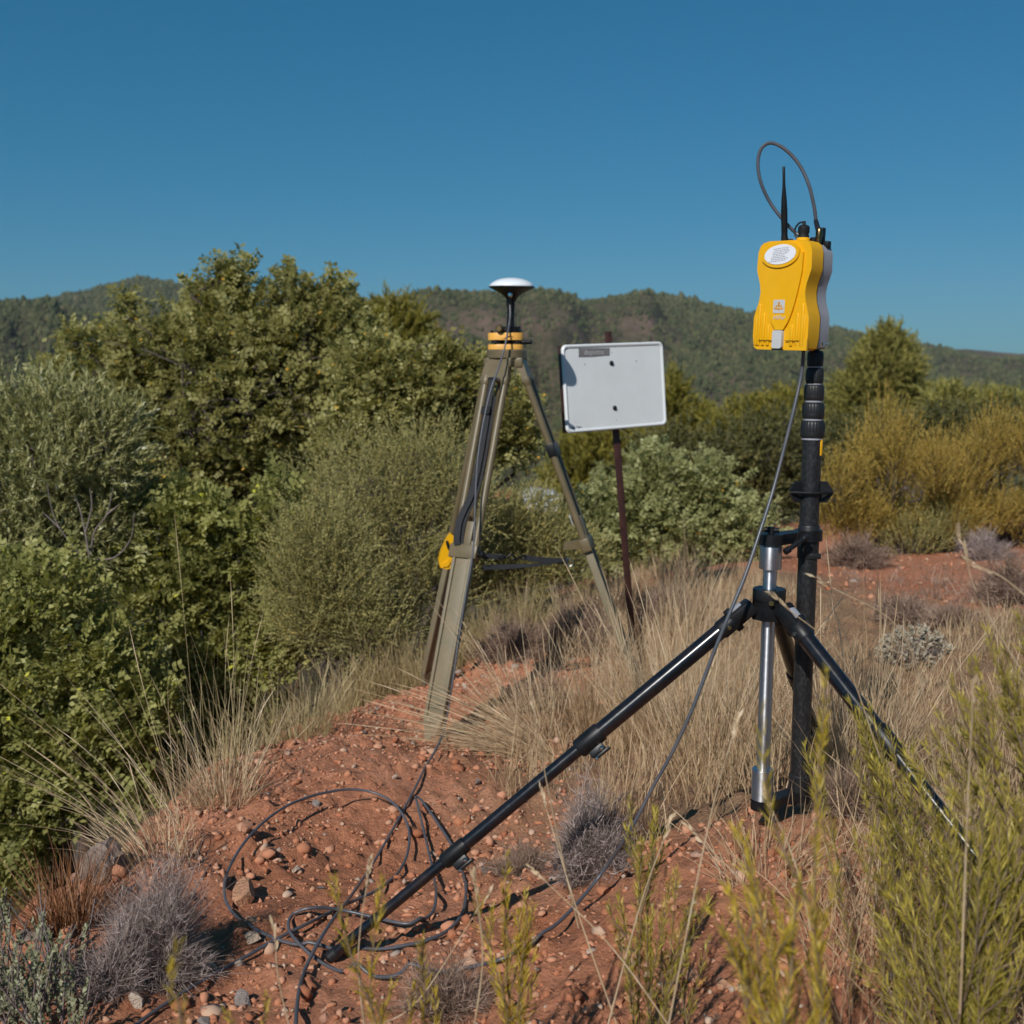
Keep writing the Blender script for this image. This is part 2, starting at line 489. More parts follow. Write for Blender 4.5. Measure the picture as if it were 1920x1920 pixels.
ctrl = [tuple(c) for c in ctrl] + [
    (-1.35, 3.0, -0.35), (-1.5, 2.2, -0.25), (-1.45, 1.5, -0.05), (-1.2, 4.2, -0.35), (-0.75, 5.3, -0.3), (-2.5, 3, -1.1), (-2.2, 5, -1.3),
    (-3.8, 7, -1.9), (-1.2, 7, -1.0), (0.6, 7.2, -0.1), (2.4, 9, 0.05), (5, 9, 0.15), (8, 6, 0.4), (4, 3, 0.5), (3, 1, 0.55), (0, -2, 0.5),
    (0, 0.6, 0.5), (-3, -1, 0.2), (0, 16, -2.2), (10, 16, -1.2), (-10, 12, -4), (0, 40, -9), (30, 40, -7), (-30, 40, -10), (-15, 0, -3),
    (15, 0, 1), (0, -15, 1), (-15, -15, 0), (15, -15, 2), (60, 70, -14), (-60, 70, -18), (0, 75, -16), (60, 0, 2), (-60, 0, -12)]
CP = np.array(ctrl, float)

def tps_fit(P):
    n = len(P)
    d = np.linalg.norm(P[:, None, :2] - P[None, :, :2], axis=-1)
    K = np.where(d > 0, d * d * np.log(d + 1e-12), 0) + np.eye(n) * 1e-4
    Q = np.hstack([np.ones((n, 1)), P[:, :2]])
    A = np.block([[K, Q], [Q.T, np.zeros((3, 3))]])
    return np.linalg.solve(A, np.concatenate([P[:, 2], np.zeros(3)]))
TW = tps_fit(CP)

def g(x, y):
    """height of the ground"""
    x = np.asarray(x, float); y = np.asarray(y, float)
    z = TW[-3] + TW[-2] * x + TW[-1] * y
    for k in range(len(CP)):
        d2 = (x - CP[k, 0]) ** 2 + (y - CP[k, 1]) ** 2
        z = z + TW[k] * 0.5 * d2 * np.log(d2 + 1e-12)
    near = np.exp(-((x / 6) ** 2 + ((y - 3) / 6) ** 2))
    z = z + fbm(x * 2.1, y * 2.1, 3, 3) * 0.05 * near + fbm(x * 0.35, y * 0.35, 9, 3) * 0.5 * (1 - near)
    return z + np.exp(-((x / 3.2) ** 4 + ((y - 3) / 3.2) ** 4)) * fbm(x * 8.3 + y * 1.7, y * 8.1 - x * 1.9, 31, 3) * 0.012

def cast(px, py, lift=0.0):
    """where the line of sight through a pixel meets the ground (or a level 'lift' above it)"""
    d = ray(np.atleast_1d(px), np.atleast_1d(py))
    O = np.array([0, 0, CAMZ])
    lift = np.broadcast_to(np.asarray(lift, float), (len(d),))
    lo = np.full(len(d), 0.9); hi = np.full(len(d), np.nan)
    t = lo.copy()
    for k in range(400):
        t2 = t * 1.02
        p = O + d * t2[:, None]
        below = (p[:, 2] < g(p[:, 0], p[:, 1]) + lift) & np.isnan(hi)
        hi = np.where(below, t2, hi); lo = np.where(np.isnan(hi), t2, lo)
        t = t2
        if not np.isnan(hi).any(): break
    hi = np.where(np.isnan(hi), t, hi)
    for k in range(22):
        mid = (lo + hi) / 2
        p = O + d * mid[:, None]
        b = p[:, 2] < g(p[:, 0], p[:, 1]) + lift
        hi = np.where(b, mid, hi); lo = np.where(b, lo, mid)
    return O + d * hi[:, None]

def on_ground(x, y, dz=0.0):
    return Vector((float(x), float(y), float(g(x, y)) + dz))

def in_poly(x, y, poly):
    ins = np.zeros(np.shape(x), bool)
    n = len(poly)
    for i in range(n):
        x1, y1 = poly[i]; x2, y2 = poly[(i + 1) % n]
        c = ((y1 > y) != (y2 > y)) & (x < (x2 - x1) * (y - y1) / (y2 - y1 + 1e-12) + x1)
        ins ^= c
    return ins

def px_poly(pts):
    w = cast([p[0] for p in pts], [p[1] for p in pts])
    return [(a[0], a[1]) for a in w]

def micro(x, y):
    """clods and crumbs of the soil"""
    w = np.exp(-((x / 3.2) ** 4 + ((y - 3) / 3.2) ** 4))
    n2 = fbm(x * 23 + y * 9, y * 23 - x * 9, 37, 3)
    return w * (np.maximum(n2 - 0.12, 0) * 0.050 + n2 * 0.008)

# areas of the plateau, outlined where they lie in the world
GRASS_POLY = px_poly([(930, 1470), (1060, 1330), (1180, 1240), (1220, 1120), (1290, 1075), (1560, 1080)]) + \
    [(1.75, 5.0), (2.0, 4.4), (4.2, 4.0), (4.2, 1.2), (1.2, 1.25), (0.75, 1.55), (0.62, 1.9), (0.30, 2.1), (0.18, 2.3)]
def grassy(x, y):
    w = np.zeros(np.shape(x))
    for dx, dy in ((0, 0), (.12, 0), (-.12, 0), (0, .12), (0, -.12), (.2, .2), (-.2, .2), (.2, -.2), (-.2, -.2)):
        w = w + in_poly(x + dx + fbm(x * 3, y * 3, 21, 2) * .25, y + dy, GRASS_POLY)
    return w / 9.0

# ------------------------------------------------------------------ ground sheet
def axis(a, b, h, lo, hi, gr):
    mid = list(np.arange(a, b, h)); l = []; s = h; x = a
    while x > lo:
        s *= gr; x -= s; l.append(x)
    r = []; s = h; x = mid[-1]
    while x < hi:
        s *= gr; x += s; r.append(x)
    return np.array(l[::-1] + mid + r)
GX = axis(-1.35, 1.9, 0.0138, -70, 70, 1.085)
GY = axis(1.35, 5.2, 0.0138, -14, 80, 1.085)
XX, YY = np.meshgrid(GX, GY)
xf, yf = XX.ravel(), YY.ravel()
zf = g(xf, yf)
gr_m = grassy(xf, yf)
near_w = np.exp(-((xf / 3.2) ** 4 + ((yf - 3) / 3.2) ** 4))
n1 = fbm(xf * 9, yf * 9, 31, 3); n2 = fbm(xf * 23 + yf * 9, yf * 23 - xf * 9, 37, 3)
zf = zf + micro(xf, yf)
litter = np.clip(gr_m * 0.9 + np.clip(n1, 0, .3) * gr_m, 0, 1)
# red soil bare patch beyond the grass, dark leaf litter in the ravine
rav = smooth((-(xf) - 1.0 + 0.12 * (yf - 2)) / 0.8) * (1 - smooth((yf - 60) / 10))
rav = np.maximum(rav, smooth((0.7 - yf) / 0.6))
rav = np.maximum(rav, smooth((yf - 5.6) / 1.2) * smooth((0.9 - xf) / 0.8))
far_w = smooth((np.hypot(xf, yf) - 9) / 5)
nx, ny = len(GX), len(GY)
i = np.arange(ny - 1)[:, None] * nx + np.arange(nx - 1)[None]
gf = np.stack([i, i + 1, i + nx + 1, i + nx], -1).reshape(-1, 4)
gme = np_mesh('ground', np.stack([xf, yf, zf], 1), gf, None, {'litter': litter, 'ravine': np.clip(rav + far_w, 0, 1)}, True)

def ground_mat():
    m, t, b, o = new_mat('red_soil')
    na = noise(t, 2.2, 5, 0.6); nb = noise(t, 34, 6, 0.65); nc = noise(t, 160, 4, 0.6)
    r1 = ramp(t, [(0.25, (0.375, 0.145, 0.075)), (0.5, (0.475, 0.198, 0.108)), (0.75, (0.56, 0.262, 0.158))])
    r2 = ramp(t, [(0.25, (0.62, 0.58, 0.55)), (0.5, (1, 1, 1)), (0.78, (1.22, 1.25, 1.3))])
    t.links.new(na.outputs['Fac'], r1.inputs[0]); t.links.new(nb.outputs['Fac'], r2.inputs[0])
    mu = N(t, 'ShaderNodeMix', data_type='RGBA', blend_type='MULTIPLY'); mu.inputs[0].default_value = 1
    t.links.new(r1.outputs[0], mu.inputs[6]); t.links.new(r2.outputs[0], mu.inputs[7])
    # straw litter among the grass
    rl = ramp(t, [(0.3, (0.17, 0.095, 0.055)), (0.55, (0.32, 0.20, 0.115)), (0.8, (0.46, 0.33, 0.20))])
    t.links.new(nc.outputs['Fac'], rl.inputs[0])
    al = N(t, 'ShaderNodeAttribute', attribute_name='litter')
    m1 = N(t, 'ShaderNodeMix', data_type='RGBA')
    t.links.new(al.outputs['Fac'], m1.inputs[0]); t.links.new(mu.outputs[2], m1.inputs[6]); t.links.new(rl.outputs[0], m1.inputs[7])
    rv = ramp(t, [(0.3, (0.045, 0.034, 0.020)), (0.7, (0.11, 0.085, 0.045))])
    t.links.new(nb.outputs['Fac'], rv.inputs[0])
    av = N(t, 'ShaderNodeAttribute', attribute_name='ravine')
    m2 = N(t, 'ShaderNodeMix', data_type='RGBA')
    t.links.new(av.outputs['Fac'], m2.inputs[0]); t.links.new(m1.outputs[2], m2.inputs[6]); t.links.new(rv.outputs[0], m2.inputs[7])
    t.links.new(m2.outputs[2], b.inputs['Base Color'])
    b.inputs['Roughness'].default_value = 0.95; b.inputs['Specular IOR Level'].default_value = 0.15
    bp = N(t, 'ShaderNodeBump'); bp.inputs['Strength'].default_value = 0.85; bp.inputs['Distance'].default_value = 0.018
    nd = noise(t, 75, 9, 0.68)
    t.links.new(nd.outputs['Fac'], bp.inputs['Height']); t.links.new(bp.outputs[0], b.inputs['Normal'])
    return m
M_SOIL = ground_mat()
gme.materials.append(M_SOIL)
ground = link(bpy.data.objects.new('ground', gme), None, 'red stony soil of the mound and plateau', None, None, 'structure')

# ------------------------------------------------------------------ hills beyond the valley
def px_th(px): return math.atan((px - 960) / FPX)
RIDGES = [  # distance, distance where its slope starts, skyline in photograph pixels
    (620, 190, [(-900, 600), (-300, 575), (0, 566), (90, 566), (180, 585), (300, 625), (420, 690)]),
    (1050, 500, [(-700, 640), (-200, 610), (0, 585), (110, 560), (180, 545), (225, 533), (270, 527), (330, 532), (385, 545), (480, 575), (620, 620), (760, 660)]),
    (720, 170, [(200, 690), (420, 610), (560, 575), (680, 563), (740, 561), (800, 556), (870, 555), (920, 550), (985, 548), (1040, 549), (1075, 560), (1110, 585), (1200, 620), (1400, 690)]),
    (900, 240, [(700, 660), (900, 600), (1040, 580), (1090, 570), (1130, 564), (1165, 558), (1195, 552), (1220, 553), (1250, 562), (1300, 570), (1420, 590), (1560, 616), (1700, 640), (1830, 668), (2100, 690), (2600, 700)]),
    (1500, 900, [(1300, 690), (1650, 650), (1780, 652), (1920, 660), (2200, 650), (2700, 660)]),
]
def hill_z(th, r):
    px = 960 + FPX * np.tan(th)
    Yd = np.cos(th)
    floor = -26 - 6 * np.sin(th * 3) + 0.0 * r
    z = np.where(r < 190, -17 - 9 * smooth((r - 45) / 120), floor)
    jag = fbm(th * 60, r * 0.004, 71, 4)
    for (Rd, R0, sk) in RIDGES:
        xs = [s[0] for s in sk]; ys = [s[1] for s in sk]
        py = np.interp(px, xs, ys, left=760, right=760)
        zc = CAMZ + Rd * Yd * (690 - py) / FPX - 1.6
        tt = (r - R0) / (Rd - R0)
        gul = fbm(th * 26 + Rd, r * 0.006, 77 + int(Rd), 4) * 34 * np.clip(tt, 0, 1) * (1 - np.clip(tt, 0, 1)) * 2.2
        front = floor + (zc - floor) * (0.55 * np.clip(tt, 0, 1) + 0.45 * smooth(tt)) + gul
        back = zc - 0.28 * (r - Rd)
        zz = np.where(r < Rd, front, back)
        z = np.maximum(z, zz)
    return z + jag * 2.0 * smooth((r - 150) / 200)
TH = np.linspace(R(-42), R(42), 380)
RR = np.concatenate([np.linspace(62, 400, 50)[:-1], np.linspace(400, 1150, 95)[:-1], np.linspace(1150, 1900, 30)])
TT, RG = np.meshgrid(TH, RR)
hz = hill_z(TT, RG)
hv = np.stack([RG * np.sin(TT), RG * np.cos(TT), hz], -1).reshape(-1, 3)
nx, ny = len(TH), len(RR)
i = np.arange(ny - 1)[:, None] * nx + np.arange(nx - 1)[None]
hf = np.stack([i, i + 1, i + nx + 1, i + nx], -1).reshape(-1, 4)

def hill_mat():
    m, t, b, o = new_mat('hill_scrub')
    n1 = noise(t, 0.012, 6, 0.6); n2 = noise(t, 0.2, 5, 0.6)
    r1 = ramp(t, [(0.3, (0.070, 0.066, 0.036)), (0.5, (0.105, 0.085, 0.056)), (0.7, (0.180, 0.120, 0.098))])
    r2 = ramp(t, [(0.3, (0.6, 0.62, 0.6)), (0.7, (1.2, 1.18, 1.15))])
    t.links.new(n1.outputs['Fac'], r1.inputs[0]); t.links.new(n2.outputs['Fac'], r2.inputs[0])
    mu = N(t, 'ShaderNodeMix', data_type='RGBA', blend_type='MULTIPLY'); mu.inputs[0].default_value = 1
    t.links.new(r1.outputs[0], mu.inputs[6]); t.links.new(r2.outputs[0], mu.inputs[7])
    t.links.new(mu.outputs[2], b.inputs['Base Color']); b.inputs['Roughness'].default_value = 1
    b.inputs['Specular IOR Level'].default_value = 0
    return m
hme = np_mesh('hills', hv, hf, None, None, True)
hme.materials.append(hill_mat())
hills = link(bpy.data.objects.new('hills', hme), None, 'wooded hills beyond the valley', None, None, 'structure')

# the far wood on the hills: thousands of small crowns, one mass
def tree_mat():
    m, t, b, o = new_mat('far_wood_crown')
    oi = N(t, 'ShaderNodeObjectInfo')
    r = ramp(t, [(0, (0.050, 0.060, 0.030)), (0.5, (0.086, 0.096, 0.042)), (0.85, (0.125, 0.128, 0.056)), (1, (0.15, 0.125, 0.07))])
    t.links.new(oi.outputs['Random'], r.inputs[0])
    n2 = noise(t, 2.5, 4); r2 = ramp(t, [(0.3, (0.55, 0.55, 0.55)), (0.7, (1.3, 1.3, 1.3))])
    t.links.new(n2.outputs['Fac'], r2.inputs[0])
    mu = N(t, 'ShaderNodeMix', data_type='RGBA', blend_type='MULTIPLY'); mu.inputs[0].default_value = 1
    t.links.new(r.outputs[0], mu.inputs[6]); t.links.new(r2.outputs[0], mu.inputs[7])
    t.links.new(mu.outputs[2], b.inputs['Base Color']); b.inputs['Roughness'].default_value = 0.9; b.inputs['Specular IOR Level'].default_value = 0.1
    return m
NT = 330000
rt = np.sqrt(rng.uniform(130 ** 2, 1130 ** 2, NT)); tht = rng.uniform(R(-40), R(40), NT)
xt, yt = rt * np.sin(tht), rt * np.cos(tht)
dens = fbm(xt * 0.011, yt * 0.011, 55, 4)
pxx = 960 + FPX * np.tan(tht)
burn = np.exp(-((pxx - 1080) / 260) ** 2) * smooth((rt - 420) / 200)          # thinner, browner scrub under the middle crest
keep = rng.uniform(size=NT) < np.clip(0.72 + dens * 1.9 - 0.75 * burn * .65, 0.12, 1)
xt, yt, rt, tht = xt[keep], yt[keep], rt[keep], tht[keep]
zt = hill_z(tht, rt)
tv = np.stack([xt, yt, zt], 1)
sc_t = rng.lognormal(math.log(0.50), 0.34, len(tv)) * (0.75 + 0.5 * smooth((rt - 300) / 500))
tme = bpy.data.meshes.new('far_wood')
tme.vertices.add(len(tv)); tme.vertices.foreach_set('co', tv.astype(np.float32).ravel())
a = tme.attributes.new('size', 'FLOAT', 'POINT'); a.data.foreach_set('value', sc_t.astype(np.float32))
a = tme.attributes.new('tall', 'FLOAT', 'POINT'); a.data.foreach_set('value', rng.uniform(0.9, 1.9, len(tv)).astype(np.float32))
far_wood = link(bpy.data.objects.new('far_wood', tme), None, 'pine and scrub wood covering the far hills', None, None, 'stuff')
ng = bpy.data.node_groups.new('wood_scatter', 'GeometryNodeTree')
ng.interface.new_socket('Geometry', in_out='INPUT', socket_type='NodeSocketGeometry')
ng.interface.new_socket('Geometry', in_out='OUTPUT', socket_type='NodeSocketGeometry')
gi = ng.nodes.new('NodeGroupInput'); go = ng.nodes.new('NodeGroupOutput')
ico = ng.nodes.new('GeometryNodeMeshIcoSphere'); ico.inputs['Radius'].default_value = 1.0; ico.inputs['Subdivisions'].default_value = 2
sp = ng.nodes.new('GeometryNodeSetPosition')
nz = ng.nodes.new('ShaderNodeTexNoise'); nz.inputs['Scale'].default_value = 2.6; nz.inputs['Detail'].default_value = 3
sub = ng.nodes.new('ShaderNodeVectorMath'); sub.operation = 'SUBTRACT'; sub.inputs[1].default_value = (0.5, 0.5, 0.5)
scl = ng.nodes.new('ShaderNodeVectorMath'); scl.operation = 'SCALE'; scl.inputs['Scale'].default_value = 1.5
tr = ng.nodes.new('GeometryNodeTransform'); tr.inputs['Translation'].default_value = (0, 0, 0.8)
sm = ng.nodes.new('GeometryNodeSetMaterial'); sm.inputs['Material'].default_value = tree_mat()
iop = ng.nodes.new('GeometryNodeInstanceOnPoints')
rv_ = ng.nodes.new('FunctionNodeRandomValue'); rv_.data_type = 'FLOAT_VECTOR'; rv_.inputs[1].default_value = (0.3, 0.3, 6.28)
na1 = ng.nodes.new('GeometryNodeInputNamedAttribute'); na1.data_type = 'FLOAT'; na1.inputs['Name'].default_value = 'size'
na2 = ng.nodes.new('GeometryNodeInputNamedAttribute'); na2.data_type = 'FLOAT'; na2.inputs['Name'].default_value = 'tall'
mul = ng.nodes.new('ShaderNodeMath'); mul.operation = 'MULTIPLY'
cb = ng.nodes.new('ShaderNodeCombineXYZ')
L = ng.links.new
L(nz.outputs['Color'], sub.inputs[0]); L(sub.outputs[0], scl.inputs[0]); L(scl.outputs[0], sp.inputs['Offset'])
L(ico.outputs['Mesh'], sp.inputs['Geometry']); L(sp.outputs[0], tr.inputs['Geometry']); L(tr.outputs[0], sm.inputs['Geometry'])
L(gi.outputs[0], iop.inputs['Points']); L(sm.outputs[0], iop.inputs['Instance']); L(rv_.outputs[0], iop.inputs['Rotation'])
L(na1.outputs['Attribute'], mul.inputs[0]); L(na2.outputs['Attribute'], mul.inputs[1])
L(na1.outputs['Attribute'], cb.inputs[0]); L(na1.outputs['Attribute'], cb.inputs[1]); L(mul.outputs[0], cb.inputs[2])
L(cb.outputs[0], iop.inputs['Scale']); L(iop.outputs[0], go.inputs[0])
md = far_wood.modifiers.new('scatter', 'NODES'); md.node_group = ng

# ================================================================== the instruments
def text_obj(body, size, M, mat, name, parent, shear=0.0, depth=0.0003):
    cu = bpy.data.curves.new(name, 'FONT'); cu.body = body; cu.size = size; cu.shear = shear
    cu.align_x = 'CENTER'; cu.align_y = 'CENTER'; cu.extrude = depth; cu.resolution_u = 2
    tmp = bpy.data.objects.new('tmp', cu); COL.objects.link(tmp)
    bpy.context.view_layer.update()
    me = bpy.data.meshes.new_from_object(tmp.evaluated_get(bpy.context.evaluated_depsgraph_get()))
    bpy.data.objects.remove(tmp); bpy.data.curves.remove(cu)
    me.name = name
    me.transform(M); me.transform(Matrix.Translation(-org_of(parent)))
    me.materials.clear(); me.materials.append(mat)
    return link(bpy.data.objects.new(name, me), parent)

def ellipse(cx, cy, rx, ry, n=40, rot=0.0):
    out = []
    for k in range(n):
        a = 2 * math.pi * k / n
        x, y = rx * math.cos(a), ry * math.sin(a)
        out.append((cx + x * math.cos(rot) - y * math.sin(rot), cy + x * math.sin(rot) + y * math.cos(rot)))
    return out

def rect(cx, cy, w, h):
    return [(cx - w / 2, cy - h / 2), (cx + w / 2, cy - h / 2), (cx + w / 2, cy + h / 2), (cx - w / 2, cy + h / 2)]

def rounded(w, h, r, n=5):
    out = []
    for (cx, cy, a0) in ((w / 2 - r, h / 2 - r, 0), (-w / 2 + r, h / 2 - r, 90), (-w / 2 + r, -h / 2 + r, 180), (w / 2 - r, -h / 2 + r, 270)):
        for k in range(n + 1):
            a = R(a0 + 90 * k / n); out.append((cx + r * math.cos(a), cy + r * math.sin(a)))
    return out

# ---------------------------------------------------------------- yellow receiver on the mast
YM = 2.0
rc = at(1488, 556, 1.985)
yaw = R(46)
rn = Vector((-math.sin(yaw), -math.cos(yaw), 0)); ru = Vector((math.cos(yaw), -math.sin(yaw), 0)); rup = Vector((0, 0, 1))
rolla = R(-2.0)
ru2 = (ru * math.cos(rolla) + rup * math.sin(rolla)); rup2 = (rup * math.cos(rolla) - ru * math.sin(rolla))
RM = Matrix((ru2, rup2, rn)).transposed()
def RX(a, b, c): return rc + ru2 * a + rup2 * b + rn * c
def RXM(c, a=0.0, b=0.0): return mat4(RM, RX(a, b, c))
rec = thing('satellite_receiver', RX(0, -0.0925, 0), 'yellow box receiver with grey back and short whip aerial atop the black mast', 'receiver')
HWP = [(0.0, .047), (.02, .054), (.12, .0575), (.30, .0575), (.37, .0535), (.45, .0485), (.53, .0465), (.61, .0485), (.68, .053), (.74, .0565), (.90, .0555), (.96, .051), (.985, .045), (1.0, .034)]
def shell_poly(s=1.0, h=.185):
    s = s * .955
    r = [(w * s, (v - .5) * h) for v, w in HWP]
    return r + [(-x, y) for x, y in r[::-1]]
fs = MB().prism(shell_poly(), 0.036, RXM(0.0), 0.007, 3).build('front_shell', M_YEL, rec, 40)
MB().prism(shell_poly(0.97, .180), 0.032, mat4(Matrix((-ru2, rup2, -rn)).transposed(), RX(0, 0, -0.0015)), 0.006, 3).build('rear_shell', M_GREYP, rec, 40)
MB().prism(shell_poly(0.985, .182), 0.004, RXM(-0.003)).build('seal', M_BLK, rec)
sh = []
for k in range(25):
    b = -.058 + .130 * k / 24
    sh.append((.043 * max(0.02, (k / 24)) ** 0.42 * (1 - 0.10 * max(0, (b - .04) / .032)), b))
shp = sh + [(-x, y) for x, y in sh[::-1]]
MB().prism(shp, 0.0062, RXM(0.0345), 0.004, 3).build('shield_panel', M_YEL, rec, 50)
MB().prism(ellipse(-.004, .069, .037, .022, 40, R(6)), 0.0095, RXM(0.034), 0.003, 3).build('label_bezel', M_YEL, rec, 50)
lab = MB().prism(ellipse(-.004, .069, .031, .0165, 40, R(6)), 0.001, RXM(0.0432)).build('label_plate', M_LABEL, rec)
pr = MB()
rr_ = random.Random(3)
for k in range(8):
    b = .0795 - k * .0029; x = -.015 - .0012 * k + rr_.uniform(-.003, .002); xe = .012 - .001 * k + rr_.uniform(-.003, .003)
    while x < xe:
        w = rr_.uniform(.0015, .0048)
        pr.box((w, .0011, .0003), RXM(0.0444, x + w / 2, b + x * .1))
        x += w + .0011
pr.build('print', M_PRINT, lab)
rib = 0
for sgn in (-1, 1):
    for (a, top, w) in ((.0335, -.030, .006), (.0430, -.014, .006), (.0480, -.034, .0040), (.0235, -.050, .006)):
        MB().box((w, top + .086, .006), RXM(0.0355, sgn * a, (top - .086) / 2), 0.0016, 2).build('rib', M_YEL, rec, 50)
for sgn in (-1, 1):
    MB().box((.028, .0009, .0016), RXM(0.0386, sgn * .027, -.0765), 0.0).build('seam', M_BLK, rec)
MB().prism([(x, y) for x, y in rounded(.019, .031, .004)], 0.008, RXM(0.036, -.001, -.0745), 0.002).build('latch', M_LGREY, rec, 40)
MB().box((.0195, .003, .006), RXM(0.040, -.001, -.0915)).build('latch_gap', M_BLK, rec)
lg = MB().prism(rounded(.0225, .0225, .001, 2), 0.0008, RXM(0.0405, -.002, -.0185)).build('logo_plate', M_LGREY, rec)
mk = MB()
for (cx, cy, w, h) in ((0, .0050, .0034, .0048), (0, .0005, .0020, .0150), (0, .0010, .0125, .0020), (0, -.0040, .0170, .0020), (-.0048, -.0012, .0018, .0050), (.0048, -.0012, .0018, .0050), (-.0078, -.0028, .0022, .0028), (.0078, -.0028, .0022, .0028)):
    mk.prism(rect(cx, cy, w, h), 0.0005, RXM(0.0412, -.002, -.0185))
mk.build('logo_mark', M_LOGO, lg)
text_obj('HiPer', .0105, mat4(RM, RX(-.001, -.0375, 0.0409)), M_LGREY, 'lettering', rec, 0.25)
# right lower foot wedge and screws of the grey back
MB().prism([(.026, -.0925), (.055, -.0925), (.055, -.073), (.036, -.0790)], 0.004, RXM(0.034), 0.0015).build('corner_foot', M_YEL, rec, 40)
for k in (0, 1):
    p = RX(.0555, -.080, -.012 - .014 * k)
    MB().rod(p, p + ru2 * .003, .0028).build('screw', M_STEEL, rec)
# whip aerial
wb = RX(-.018, .0885, .010); wt = at(1469.5, 312, 1.97)
wd = wt - wb; WL = wd.length
MB().lathe([(.0060, 0), (.0060, .012), (.0052, .016), (.0054, .022), (.0056, WL * .42), (.0046, WL * .58), (.0030, WL * .72), (.0024, WL * .80), (.0023, WL - .001), (.0015, WL)], mat4(frame(wd), wb), 20).build('whip_aerial', M_BLK, rec, 40)
cp = RX(.017, .0905, .008)
cap = MB().lathe([(.0115, -.006), (.0115, .006), (.0100, .008)], mat4(frame(rup2), cp), 24).build('connector_boss', M_YEL, rec)
cc = MB().lathe([(.0095, .007), (.0100, .010), (.0088, .014), (.0100, .017), (.0100, .026), (.0070, .029), (.0030, .030), (.0026, .036), (0, .036)], mat4(frame(rup2), cp), 24, 0.04).build('connector_cap', M_RUB, rec, 40)
MB().tube(catmull([cp + rup2 * .034, cp + rup2 * .033 - ru2 * .010, cp + rup2 * .024 - ru2 * .017, cp + rup2 * .012 - ru2 * .016, cp + rup2 * .006 - ru2 * .010], 5), .0016).build('cap_tether', M_RUB, cc)
p0 = RX(.040, .087, -.004)
MB().lathe([(.0048, 0), (.0048, .012), (.0060, .012), (.0060, .022), (.0045, .026)], mat4(frame(rup2), p0), 18).build('aerial_socket', M_BRASS, rec, 40)
lp = [p0 + rup2 * .018, at(1531, 425, 1.985), at(1527, 390, 1.985), at(1516, 345, 1.985), at(1498, 308, 1.99), at(1472, 280, 1.995), at(1446, 268, 2.0), at(1428, 278, 2.003), at(1421, 305, 2.005),
      at(1426, 340, 2.005), at(1443, 378, 2.005), at(1468, 412, 2.0), at(1494, 438, 2.0), RX(.022, .090, -.018)]
loop = MB().tube(catmull(lp, 7), .0031, 10).build('aerial_lead', M_CABLE, rec)
MB().rod(lp[0], Vector(lp[1]) + (Vector(lp[2]) - Vector(lp[1])) * .3, .0046, .0040).build('strain_relief', M_RUB, loop)
MB().lathe([(.0075, -.004), (.0075, .010), (.0055, .013)], mat4(frame(rup2), RX(.022, .088, -.018)), 18).build('lead_socket', M_BLK, rec)
bk = RX(.040, .088, -.022)
MB().box((.022, .012, .012), mat4(RM, bk), .002).box((.010, .030, .012), mat4(RM, bk + rup2 * .014 - ru2 * .006), .002).build('mount_bracket', M_BLK, rec)
for (a, b, m_) in ((-.043, .0845, M_LGREY), (-.030, .089, M_LGREY), (-.006, .092, M_BLK)):
    MB().lathe([(.0060, -.003), (.0060, .003), (.0045, .005)], mat4(frame(rup2), RX(a, b, .012)), 16).build('button', m_, rec)

# ---------------------------------------------------------------- black telescopic mast
m0 = at(1497, 1503, YM); m1 = at(1530, 640, YM)
mdir = (m1 - m0).normalized()
def mp(py):
    """point on the mast axis at pixel row py"""
    lo, hi = 0.0, 2.0
    for _ in range(40):
        k = (lo + hi) / 2; p = m0 + mdir * k
        d = np.array(p) - np.array([0, 0, CAMZ]); v = (d @ UP) / (d @ FW); y = 960 - FPX * v
        if y > py: lo = k
        else: hi = k
    return m0 + mdir * lo
mast = thing('telescopic_mast', m0, 'black carbon fibre telescopic mast with ribbed collars carrying the yellow receiver', 'mast')
MB().lathe([(.0172, 0), (.0172, (mp(818) - m0).length)], mat4(frame(mdir), m0), 36).build('tube', M_CARB, mast)
MB().rod(mp(670), mp(626), .0078).build('neck', M_BLK, mast)
for (y0, y1, w) in ((658, 687, 30), (689, 719, 33), (721, 751, 37), (755, 785, 41), (788, 821, 45)):
    a = mp(y1); b = mp(y0); h = (b - a).length; r = w / FPX * YM / 2
    col = MB().lathe([(r * .86, 0), (r * .94, h * .03), (r * .97, h * .10), (r, h * .18), (r * .99, h * .34)], mat4(frame(mdir), a), 40).lathe([(r * .985, h * .34), (r * 1.0, h * .45), (r * .98, h * .80), (r * .90, h * .93), (r * .80, h)], mat4(frame(mdir), a), 56, 0.035).build('collar', M_RUB, mast, 30)
    MB().lathe([(r * .80, -h * .10), (r * .88, -h * .10), (r * .88, 0.0), (r * .80, 0.0)], mat4(frame(mdir), a), 36).build('ring', M_GREYP if w < 45 else M_GREYP, col)
tg = mp(838)
MB().box((.0060, .0035, .030), mat4(frame(mdir, (1, 0, 0)), tg + Vector((.0135, -.0112, 0))) @ Matrix.Rotation(R(42), 4, 'Z'), .0014).build('yellow_tag', M_YEL, mast)
gc = mp(922)
guy = MB().lathe([(.0172, -.003), (.0205, -.003), (.0205, .003), (.0172, .003)], mat4(frame(mdir), gc), 30)
guy.build('guy_ring', M_BLK, mast)
